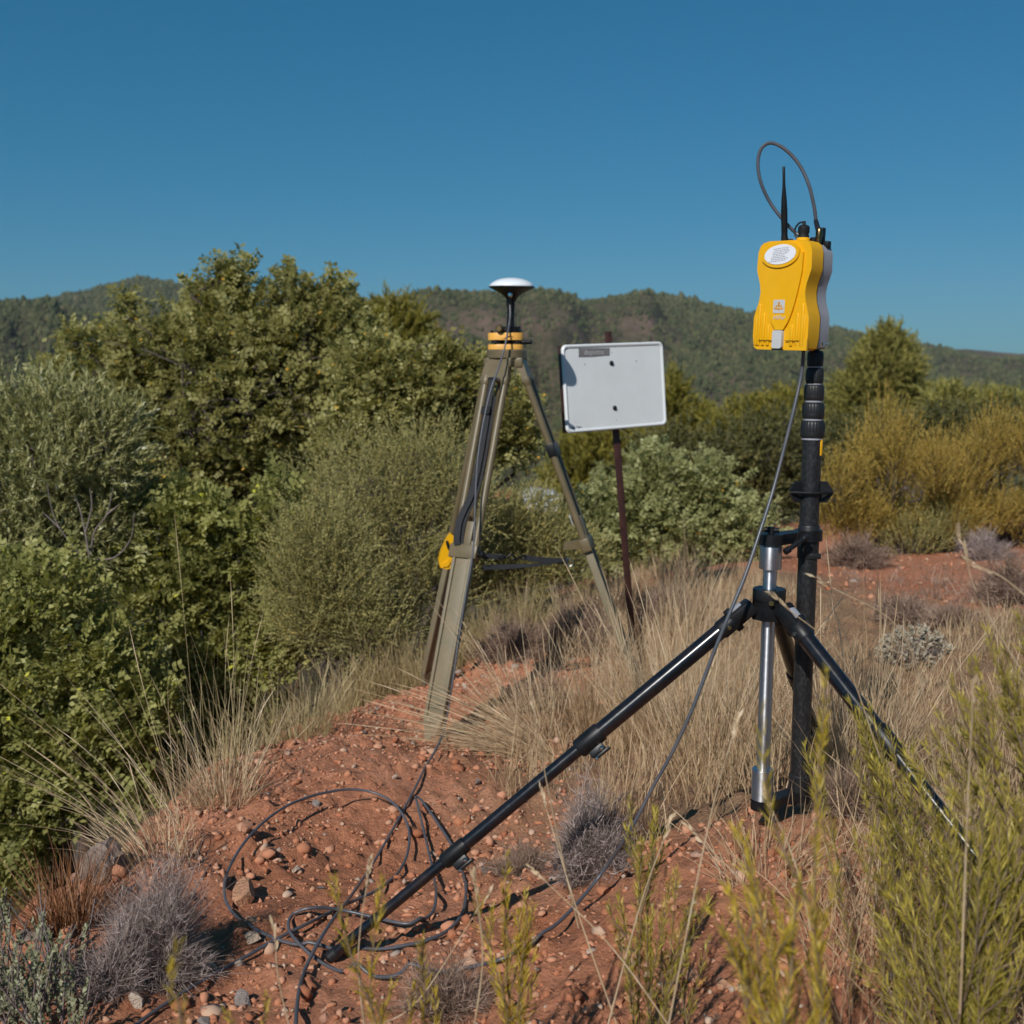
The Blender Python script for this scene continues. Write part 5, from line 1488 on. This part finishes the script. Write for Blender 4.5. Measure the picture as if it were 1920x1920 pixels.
# dry brown and grey twiggy shrubs
def cushion(label, px, py, rpx, hpx, n, mat, W=.0020, group=None, dy=0.0, seg=.05, name='dry_shrub', lean=(0, 0)):
    c = cast(px, py)[0]; s_ = c[1] / FPX
    geo = cushion_geo(c, rpx * s_, hpx * s_, n, W, seglen=seg, lean=lean)
    return plant(name, label, 'shrub', c, geo, mat, None, None, group, crown='twigs')
DG = 'dry twiggy cushion shrubs'
cushion('large grey twiggy dome shrub at the lower left of the mound', 300, 1830, 120, 190, 2300, M_GREYS, .0012, DG, seg=.026)
cushion('smaller grey twiggy shrub joined to the left of the large grey dome', 215, 1860, 80, 120, 1100, M_GREYS, .0014, DG, seg=.028)
cushion('mauve-grey twiggy shrub under the middle of the black tripod leg', 1110, 1640, 95, 150, 2200, M_GREYS, .0016, DG, seg=.032)
cushion('low brown twiggy shrub on bare soil left of the mauve-grey shrub', 985, 1640, 70, 55, 800, M_BROWNS, .0014, DG, seg=.025)
cushion('grey heath-like twigs at the bottom centre between the green sprigs', 830, 1900, 95, 110, 380, M_BROWNS, .0014, DG, seg=.03)
cushion('brown twiggy shrub between the olive tripod and the sign post', 960, 1235, 85, 80, 1300, M_BROWNS, .003, DG)
cushion('mauve twiggy shrub just left of the sign post', 1075, 1215, 80, 75, 1300, M_BROWNS, .003, DG)
cushion('mauve twiggy shrub right of the sign post foot', 1250, 1175, 70, 70, 1000, M_BROWNS, .003, DG)
cushion('dark brown twigs below the bent grass clump', 1010, 1330, 60, 60, 700, M_BROWNS, .0026, DG)
cushion('round brown twiggy shrub left of the red soil patch', 1610, 1062, 62, 60, 1100, M_BROWNS, .004, DG)
cushion('brown twiggy shrub in front of the red soil patch', 1705, 1165, 60, 36, 700, M_BROWNS, .0034, DG)
cushion('grey-brown twiggy shrub below the right end of the red soil', 1790, 1180, 60, 40, 700, M_BROWNS, .0034, DG)
cushion('dark twiggy shrub at the right edge beside the red soil', 1900, 1140, 75, 80, 1200, M_BROWNS, .0034, DG)
cushion('pale round twiggy shrub on top of the red soil at the right', 1850, 1048, 46, 44, 700, M_GREYS, .004, DG)
cushion('brown twigs at the crest of the mound left of the olive tripod', 650, 1330, 60, 44, 700, M_BROWNS, .0022, DG)
cushion('grey-brown twiggy shrub under the right tripod leg', 1660, 1420, 80, 90, 1100, M_BROWNS, .002, DG)
cushion('brown twigs at the foot of the mast', 1590, 1520, 60, 60, 700, M_BROWNS, .0018, DG)

# bare grey branches in the shade of the left bushes
dbp = [[(172, 1130, 4.50), (170, 1060, 4.50), (150, 1040, 4.50), (112, 990, 4.48), (96, 950, 4.47), (88, 905, 4.46)], [(170, 1060, 4.50), (160, 1000, 4.52), (150, 955, 4.53), (140, 930, 4.54)], [(170, 1060, 4.50), (176, 1000, 4.48), (200, 965, 4.47), (212, 915, 4.46)],
       [(160, 1000, 4.52), (172, 950, 4.50), (168, 915, 4.50)], [(170, 1050, 4.50), (215, 1045, 4.50), (245, 1010, 4.49), (252, 960, 4.48)], [(200, 965, 4.47), (225, 945, 4.46)], [(112, 990, 4.48), (80, 960, 4.47)], [(172, 1130, 4.50), (175, 1300, 4.52), (170, 1420, 4.55)]]
db = [catmull([at(*q_) for q_ in p_], 5) for p_ in dbp]
dv, df = tube_np(db, [np.linspace(.0045, .0014, len(p_)) if k < 7 else np.full(len(p_), .005) for k, p_ in enumerate(db)], 6)
np_obj('dead_branch', dv, df, M_BARKL, None, None, True, origin=at(170, 1420, 4.55), label='bare grey forked branch before the olive bush at the left', cat='branch')

# silvery sprigs low at the left edge
c = cast(70, 1900)[0]
pos = np.array([cast(px, py)[0] for px, py in zip(rng.uniform(-30, 150, 60), rng.uniform(1800, 1990, 60))])
V, F_, T, D = sprig(pos + np.array([0, 0, .02]), rand_unit(60) * .4, .10, 40, .0085, .0042, 1.2, .35, .9)
st_, sf_ = tube_np([np.stack([p - np.array([0, 0, .03]), p + d_ * .14]) for p, d_ in zip(pos, D)], [np.array([.0022, .001])] * 60, 4)
plant('silvery_herb', 'silver-green leafy herb in the bottom left corner', 'herb', c, (V, F_, T), M_SILV, M_BARKL, (st_, sf_), None, 'foliage', 'stem')
# pale lichen-like dry heads among the grass
for (px, py, lb) in ((1715, 1200, 'pale dry flower-head clump in the grass right of the mast'), (1350, 1150, 'small whitish dry clump in the grass left of the hub')):
    c = cast(px, py + 40)[0]
    u = rand_unit(130); u[:, 2] = np.abs(u[:, 2]); rr2 = .10 if px > 1500 else .06
    p = c + u * np.array([rr2, rr2, rr2 * .9])
    V, F_, T, D = sprig(p, u, .03, 8, .016, .006, .4, .6, 1.0)
    pl = np.stack([np.repeat(c[None], 40, 0) - np.array([0, 0, .02]), p[:40]], 1)
    st_, sf_ = tube_np(list(pl), [np.array([.002, .001])] * 40, 4)
    plant('dry_flower_clump', lb, 'dry herb', c, (V, F_, T), M_LICH, M_BARKL, (st_, sf_), 'pale dry herbs', 'heads', 'stem')

# ================================================================== grass
def grass_field(name, label, poly, n, H, mat, W, zf_=None, per=9, spread=.35, lean=(0, 0, 0), open_=True):
    nt_ = n // per
    q_ = scatter(poly, nt_ * 3)
    q_ = q_ if not open_ else q_[~((q_[:, 1] < 2.2) & (q_[:, 0] < .95) & (rng.uniform(size=len(q_)) < .93))]
    q_ = q_ if not open_ else q_[~((q_[:, 0] > 1.35) & (q_[:, 1] > 4.2))]
    q_ = q_[~((q_[:, 0] > .8) & (rng.uniform(size=len(q_)) < .45))]
    dn = fbm(q_[:, 0] * 2.3, q_[:, 1] * 2.3, 13, 3)
    q_ = q_[np.argsort(-(dn + rng.uniform(-.5, .5, len(q_))))[:nt_]]
    c_ = np.repeat(q_, per, 0); m = len(c_)
    hs = np.repeat(H * np.clip(rng.normal(1, .28, nt_), .4, 1.6), per)
    hs = hs * np.where((c_[:, 0] > 1.0) & (c_[:, 1] > 2.6), .5, 1.0)
    c_ = c_ + rng.normal(size=(m, 2)) * .022
    b = np.stack([c_[:, 0], c_[:, 1], g(c_[:, 0], c_[:, 1]) - .01], 1)
    a = rng.uniform(0, 6.28, m)
    o = np.stack([np.cos(a), np.sin(a), np.zeros(m)], 1) * (rng.uniform(size=m) * spread)[:, None]
    d_ = nrm(o + np.array([0, 0, 1.]) + np.array(lean) + rng.normal(size=(m, 3)) * .08)
    bend = o * .5 + rng.normal(size=(m, 3)) * .10 + np.array([0, 0, -.12]) + np.array(lean) * .5
    hh = hs * rng.uniform(.45, 1.15, m)
    lane = (c_[:, 0] / c_[:, 1] > .02) & (c_[:, 0] / c_[:, 1] < .135) & (c_[:, 1] > 2.7)
    hh = hh * np.where(lane, .55, 1.0)
    nh = m // 9
    V1, F1_, k1 = blades(b[nh:], d_[nh:], hh[nh:], W * rng.uniform(.7, 1.3, m - nh), bend[nh:])
    V2, F2_, k2 = blades(b[:nh], d_[:nh], hh[:nh] * 1.25, W * .6, bend[:nh] * .6, 7, head=2.4)
    tn = np.clip(np.repeat(rng.uniform(0, .5, nt_), per) + rng.uniform(0, .5, m), 0, 1)
    V, F_, T = cat_geo([(V1, F1_, np.repeat(tn[nh:], k1)), (V2, F2_, np.repeat(tn[:nh] * .5 + .4, k2))])
    return np_obj(name, V, F_, mat, None, T, label=label, kind='stuff')
grass_field('dry_grass', 'dry straw-coloured grass covering the plateau right of the mound', GRASS_POLY, 15500, .235, M_GRASS, .0022)
far_poly = px_poly([(1000, 1240), (1110, 1110), (1300, 1068), (1560, 1062), (1600, 1120), (1400, 1180)]) + [(.6, 4.2)]
grass_field('dry_grass', 'dry straw-coloured grass round and behind the sign post', far_poly, 6000, .24, M_GRASS, .0028)
grass_field('dry_grass', 'thin grey-straw stalks among the sprigs in the right foreground', [(.38, 1.3), (1.4, 1.2), (1.4, 2.1), (.75, 2.0), (.5, 1.75)], 2600, .19, M_GRASS, .0015, per=6, spread=.7, open_=False)
grass_field('dry_grass', 'sparse brown stubble on the red bank below the golden shrubs', [(1.4, 4.3), (4.2, 4.3), (4.4, 6.9), (1.9, 6.4)], 3600, .15, M_BROWNS, .0035, per=12, spread=.7, open_=False)
edge_poly = px_poly([(470, 1440), (560, 1350), (700, 1275), (860, 1230), (900, 1200), (760, 1235), (600, 1310), (500, 1390)])
grass_field('dry_grass', 'greenish dry grass along the crest of the mound left of the olive tripod', [(-.95, 3.1), (-.78, 3.1), (-.55, 4.1), (-.2, 5.0), (.3, 5.1), (.3, 5.6), (-.4, 5.5), (-.9, 4.4)], 3800, .24, M_GRASSG, .0026)

TG = 'dry grass tufts on the mound'
def tuft(label, px, py, n, H, mat=None, group=TG, **kw):
    c = cast(px, py)[0]
    return plant('grass_tuft', label, 'grass tuft', c, tuft_geo(c, n, H, **kw), mat or M_GRASS, None, None, group, 'blades')
tuft('large bent clump of straw grass sweeping left from beside the olive tripod foot', 1015, 1425, 460, .26, spread=.5, lean=(-.85, .10, -.30), rad=.06, bendk=.5, W=.0024)
tuft('upright part of the straw clump right of the olive tripod foot', 1000, 1400, 300, .28, spread=.5, lean=(-.25, 0, 0), rad=.09, W=.0024)
tuft('straw tuft under the middle of the black tripod leg', 1110, 1370, 300, .26, spread=.45, rad=.09, W=.0024)
tuft('tall thin stalks rising at the left edge of the mound before the green bush', 390, 1470, 46, .33, M_GRASSG, spread=.22, lean=(-.08, 0, 0), rad=.09, W=.0022, hvar=.35, heads=.3)
tuft('tangled straw at the root of the tall stalks on the left edge', 350, 1520, 190, .09, spread=.9, rad=.12, W=.0015)
tuft('long stalks leaning far left over the ravine', 300, 1575, 44, .34, spread=.5, lean=(-.6, 0, -.1), rad=.08, W=.0016, heads=.25)
tuft('straw tuft next to the large rounded rock', 290, 1610, 150, .12, spread=.7, lean=(-.3, 0, 0), rad=.09, W=.002)
tuft('rust-brown tuft between the two grey rocks', 130, 1735, 360, .13, M_RUST, spread=.6, rad=.06, W=.0018, heads=0)
tuft('greenish straw tuft on the crest left of the dry twigs', 560, 1395, 260, .19, M_GRASSG, spread=.45, rad=.11, W=.0024)
tuft('rusty thin stalks with seed heads above the crest tuft', 530, 1380, 120, .36, M_RUST, spread=.35, lean=(-.12, 0, 0), rad=.12, W=.0024, heads=.5)
tuft('pale stalks on the crest near the rear foot of the olive tripod', 740, 1285, 180, .24, M_GRASSG, spread=.4, rad=.14, W=.0026)
tuft('small straw tuft at the left end of the soil below the crest', 420, 1500, 220, .16, spread=.6, rad=.08, W=.002)
tuft('straw tuft right of the aluminium post foot', 1600, 1480, 420, .28, spread=.5, rad=.10, W=.002)
tuft('grey-straw tuft in front of the mast foot', 1430, 1640, 120, .10, spread=.9, rad=.07, W=.0018)
tuft('straw tuft below the middle of the aluminium post', 1330, 1450, 480, .30, spread=.4, rad=.11, W=.0022)
tuft('broad straw tuft left of the aluminium post', 1240, 1390, 520, .32, spread=.4, rad=.13, W=.0022)

# single long stalks in the foreground
FS = [((1085, 1740, 1.45), (1040, 1540, 1.42), (1000, 1335, 1.40)), ((1650, 1420, 1.5), (1580, 1235, 1.48), (1465, 1132, 1.46)), ((1760, 1480, 1.5), (1700, 1200, 1.45), (1540, 1090, 1.42)),
      ((1960, 1330, 1.3), (1840, 1130, 1.3), (1805, 1020, 1.3)), ((1990, 1180, 1.25), (1890, 1090, 1.25), (1835, 1062, 1.25)), ((1130, 1960, 1.3), (1200, 1700, 1.35), (1250, 1560, 1.4)),
      ((1240, 1990, 1.2), (1330, 1540, 1.3), (1380, 1360, 1.35)), ((880, 1980, 1.2), (905, 1800, 1.22), (890, 1655, 1.24)), ((690, 1980, 1.25), (672, 1800, 1.25), (690, 1640, 1.26)), ((1170, 1960, 1.3), (1080, 1700, 1.4), (1020, 1500, 1.5)),
      ((1500, 1980, 1.2), (1420, 1700, 1.3), (1300, 1560, 1.4)), ((1560, 1980, 1.1), (1500, 1650, 1.2), (1440, 1500, 1.3)), ((560, 1990, 1.25), (525, 1850, 1.26), (515, 1755, 1.27)), ((1300, 1990, 1.25), (1150, 1780, 1.3), (1010, 1640, 1.4)),
      ((1800, 1900, 1.1), (1815, 1500, 1.1), (1825, 1290, 1.1)), ((640, 1930, 1.3), (770, 1890, 1.35), (900, 1700, 1.4))]
out = []
for f_ in FS:
    P_ = catmull([at(*p) for p in f_], 8)
    out.append((*tube_np([P_], [np.linspace(.0013, .0006, len(P_))], 4), None))
sv_, sf_, st2 = [], [], 0
for v, f, _ in out:
    sv_.append(v); sf_.append(f + st2); st2 += len(v)
hp_ = np.array([at(*f_[2]) for f_ in FS]); hd_ = nrm(np.array([np.array(at(*f_[2])) - np.array(at(*f_[1])) for f_ in FS]))
V, F_, T, D = sprig(hp_ - hd_ * .02, hd_ * 3, .035, 10, .014, .003, 0, .02, .25, 0.0, 'rhomb')
sv_.append(V); sf_.append(F_ + st2)
sv_ = np.concatenate(sv_); sf_ = np.concatenate(sf_)
np_obj('long_grass_stalks', sv_, sf_, M_GRASS, None, rng.uniform(.5, 1, len(sf_)), label='single long dry grass stalks crossing the foreground', kind='stuff')

# ================================================================== rosemary in the foreground
def rosemary(label, stems, mat, basepx, L=.022, W=.0014, step=.0017, group='green needle-leaved sprigs in the foreground', side=0.0):
    """stems: list of (tip px, tip py, bottom px, bottom py, Y tip, Y bottom)"""
    t = None; parts = []; SP_ = []; SR = []
    todo = []
    for s_ in stems:
        a = np.array(at(s_[2], s_[3], s_[5])); b = np.array(at(s_[0], s_[1], s_[4]))
        # carry the stem down to the soil
        d0 = nrm((b - a)[None])[0]
        root = a - d0 * .12; zz = float(g(root[0], root[1]))
        root = np.array([root[0], root[1], zz - .01]) if root[2] > zz else np.array([a[0], a[1], float(g(a[0], a[1])) - .01])
        P_ = catmull([root, a, a * .5 + b * .5 + rng.normal(size=3) * .008, b], 10)
        todo.append(P_)
        ln = np.linalg.norm(b - a)
        for k in range(int(side * ln / .05)):
            f = rng.uniform(.25, .8); j = 10 + int(f * 20)
            o = P_[j]; dd = nrm((P_[min(j + 1, len(P_) - 1)] - P_[j])[None])[0]
            sd = nrm((dd * 1.0 + rng.normal(size=3) * .45 + np.array([0, 0, .25]))[None])[0]
            l2 = rng.uniform(.3, .8) * ln * (1 - f) + .03
            todo.append(catmull([o, o + sd * l2 * .5 + np.array([0, 0, .004]), o + sd * l2 * .6 + dd * l2 * .45], 8))
    for P_ in todo:
        SP_.append(P_); SR.append(np.linspace(.0015, .0005, len(P_)))
        seg = np.linalg.norm(np.diff(P_, axis=0), axis=1); cum = np.concatenate([[0], np.cumsum(seg)])
        n = int(cum[-1] / step)
        tt = np.sort(rng.uniform(.06, 1.0, n)) * cum[-1]
        p = np.stack([np.interp(tt, cum, P_[:, k]) for k in range(3)], 1)
        dr = nrm(np.stack([np.interp(tt, cum, np.gradient(P_[:, k])) for k in range(3)], 1))
        rd = nrm(np.cross(dr, rng.normal(size=(n, 3))))
        fr = tt / cum[-1]
        ang = (.85 - .4 * fr)[:, None] * rng.uniform(.6, 1.25, (n, 1))
        d_ = nrm(dr + rd * ang + rng.normal(size=(n, 3)) * .08)
        Ls = L * rng.uniform(.65, 1.2, n) * (1 - .35 * np.clip((fr - .85) / .15, 0, 1))
        V, F_, k = leaf_arrays(p, d_, rd * .3 + dr + rng.normal(size=(n, 3)) * .2, Ls, W * rng.uniform(.8, 1.2, n), 'rhomb', .15)
        tn = np.clip(.15 + fr * .45 + rng.uniform(-.2, .4, n), 0, 1)
        parts.append((V, F_, np.repeat(tn, k)))
    base = todo[0][0]
    t = thing('rosemary_shrub', Vector(base), label, 'shrub', group)
    V, F_, T = cat_geo(parts)
    np_obj('foliage', V, F_, mat, t, T)
    wv, wf = tube_np(SP_, SR, 5)
    np_obj('stem', wv, wf, M_STEM, t, None, True)
    return t
def fan(n, tips, base, Yt, Yb, jx=25, jy=40):
    out = []
    for k in range(n):
        tx, ty = tips[k % len(tips)]
        out.append((tx + random.uniform(-jx, jx), ty + random.uniform(-jy, jy), base[0] + random.uniform(-60, 60), base[1] + random.uniform(-20, 40), Yt + random.uniform(-.06, .06), Yb + random.uniform(-.05, .05)))
    return out
rosemary('single blurred yellow-green sprig at the bottom left below the grey shrub', [(334, 1770, 345, 1990, .80, .80)], M_ROSEY, 0, side=.5)
rosemary('short yellow-green sprig at the bottom edge left of centre', [(500, 1868, 495, 2010, 1.0, 1.0), (425, 1900, 440, 2020, 1.0, 1.0)], M_ROSEY, 0)
rosemary('slim upright sprig crossing the lower end of the black leg', [(717, 1652, 712, 2000, 1.12, 1.10), (735, 1850, 720, 2000, 1.12, 1.1), (690, 1860, 705, 2000, 1.1, 1.1)], M_ROSEY, 0, side=.35)
rosemary('short bushy sprig right of the slim upright sprig', [(793, 1778, 790, 2000, 1.2, 1.2), (775, 1850, 785, 2010, 1.2, 1.2), (815, 1860, 800, 2010, 1.2, 1.2)], M_ROSEY, 0, side=.4)
rosemary('candelabra-shaped sprig at the bottom centre', [(950, 1602, 965, 2000, 1.32, 1.28), (922, 1702, 955, 1950, 1.32, 1.28), (985, 1672, 970, 1930, 1.33, 1.28), (1000, 1700, 975, 1930, 1.3, 1.28), (915, 1780, 950, 2000, 1.3, 1.28), (1000, 1790, 985, 2000, 1.26, 1.25), (970, 1760, 965, 1960, 1.3, 1.28)], M_ROSEY, 0, side=.35)
rosemary('clump of fine upright sprigs under the hanging cable', [(1180, 1500, 1195, 1900, 1.5, 1.45), (1228, 1515, 1215, 1900, 1.5, 1.45), (1203, 1575, 1200, 1950, 1.48, 1.45), (1160, 1680, 1190, 2000, 1.45, 1.42), (1270, 1630, 1230, 1950, 1.45, 1.42), (1300, 1690, 1250, 2000, 1.42, 1.4), (1245, 1700, 1220, 2000, 1.42, 1.4),
          (1185, 1750, 1200, 2000, 1.4, 1.4), (1330, 1760, 1270, 2010, 1.38, 1.36), (1280, 1800, 1250, 2020, 1.38, 1.36)], M_ROSE, 0, side=.5)
rosemary('tall blurred yellow sprig standing before the foot of the mast', [(1549, 1262, 1535, 2000, .98, .94), (1520, 1700, 1535, 2000, .95, .94), (1565, 1640, 1545, 2000, .96, .94)], M_ROSEY, 0, L=.021, side=.18, step=.0015)
rosemary('blurred yellow bushy sprigs at the bottom right of centre', fan(12, [(1412, 1585), (1380, 1680), (1440, 1650), (1480, 1720), (1360, 1760), (1450, 1790), (1500, 1800)], (1460, 2040), 1.02, .95, 18, 30), M_ROSEY, 0, side=.35)
rosemary('line of green sprigs climbing along the right black leg', [(1592, 1312, 1720, 1720, 1.55, 1.5), (1608, 1330, 1700, 1760, 1.52, 1.48), (1668, 1372, 1750, 1760, 1.55, 1.5), (1650, 1440, 1720, 1800, 1.5, 1.46), (1690, 1450, 1790, 1800, 1.5, 1.45), (1520, 1420, 1600, 1800, 1.5, 1.45), (1620, 1500, 1680, 1850, 1.45, 1.42),
          (1730, 1480, 1800, 1850, 1.48, 1.42), (1600, 1560, 1660, 1900, 1.42, 1.4), (1700, 1560, 1760, 1900, 1.42, 1.4), (1760, 1560, 1830, 1900, 1.42, 1.4), (1660, 1620, 1720, 1960, 1.38, 1.35)], M_ROSE, 0, side=.7)
rosemary('big green needle-leaved bush filling the bottom right corner', fan(42, [(1800, 1500), (1860, 1430), (1900, 1500), (1760, 1640), (1830, 1600), (1880, 1620), (1700, 1700), (1760, 1760), (1840, 1740), (1910, 1700), (1640, 1740), (1600, 1800), (1680, 1830), (1780, 1850), (1880, 1830), (1940, 1600)], (1830, 2080), 1.28, 1.15, 30, 40), M_ROSE, 0, side=.5, step=.0021)
rosemary('loose green branches hanging in at the right edge above the corner bush', [(1850, 1178, 1930, 1560, 1.3, 1.28), (1905, 1160, 1960, 1500, 1.28, 1.27), (1882, 1262, 1950, 1560, 1.28, 1.26), (1830, 1235, 1920, 1600, 1.32, 1.28), (1755, 1330, 1900, 1640, 1.36, 1.3), (1790, 1345, 1900, 1600, 1.33, 1.3), (1735, 1395, 1890, 1640, 1.36, 1.3), (1920, 1300, 1980, 1600, 1.25, 1.25), (1860, 1330, 1940, 1640, 1.28, 1.26)], M_ROSE, 0, side=.6)

# ================================================================== far buildings in the valley
def house(label, px, py, Y, w, h, dp, wall, roof, yaw_, roof_h):
    b = at(px, py, Y); t = thing('valley_house', (b.x, b.y, b.z - h / 2), label, 'building')
    M = mat4(Matrix.Rotation(yaw_, 3, 'Z'), b)
    MB().box((w, dp, h), M, .0).build('wall', wall, t)
    MB().prism([(-w / 2 - .4, 0), (w / 2 + .4, 0), (0, roof_h)] if roof_h > 1 else [(-w / 2 - .3, 0), (w / 2 + .3, 0), (w / 2 + .3, .35), (-w / 2 - .3, .8)], dp + .6, M @ Matrix.Translation((0, dp / 2 + .3, h / 2)) @ Matrix.Rotation(R(90), 4, 'X')).build('roof', roof, t)
M_WALLW = surf('far_white_wall', (.62, .60, .58), .8, var=.05, vscale=1)
M_ROOFR = surf('far_red_tiles', (.36, .10, .05), .8, var=.15, vscale=1)
M_ROOFW = surf('far_white_roof', (.70, .70, .74), .6, var=.05, vscale=1)
house('white low shed roof glimpsed in the valley between the tripod legs', 1024, 943, 120, 4.2, 1.2, 5, M_WALLW, M_ROOFW, R(-12), .5)
house('red-roofed building patch in the valley left of the white shed', 945, 937, 150, 4.0, .8, 4, surf('far_pink_wall', (.34, .20, .16), .8, vscale=1), M_ROOFR, R(5), .5)
house('small white house with red roof glimpsed through the left bushes', 245, 915, 70, 1.5, 1.0, 2, M_WALLW, M_ROOFR, R(20), .5)

# ------------------------------------------------------------------ thin haze in the air
hzm = bpy.data.materials.new('air_haze'); hzm.use_nodes = True
ht = hzm.node_tree; ht.nodes.remove(ht.nodes['Principled BSDF'])
pv = ht.nodes.new('ShaderNodeVolumePrincipled')
pv.inputs['Color'].default_value = (0.80, 0.89, 0.97, 1); pv.inputs['Density'].default_value = 0.00011
pv.inputs['Anisotropy'].default_value = 0.0
ht.links.new(pv.outputs[0], ht.nodes['Material Output'].inputs['Volume'])
MB().box((3000, 2060, 210), Matrix.Translation((0, 950, 36)), 0).build('haze', hzm, None, label='thin haze over the valley', kind='stuff')
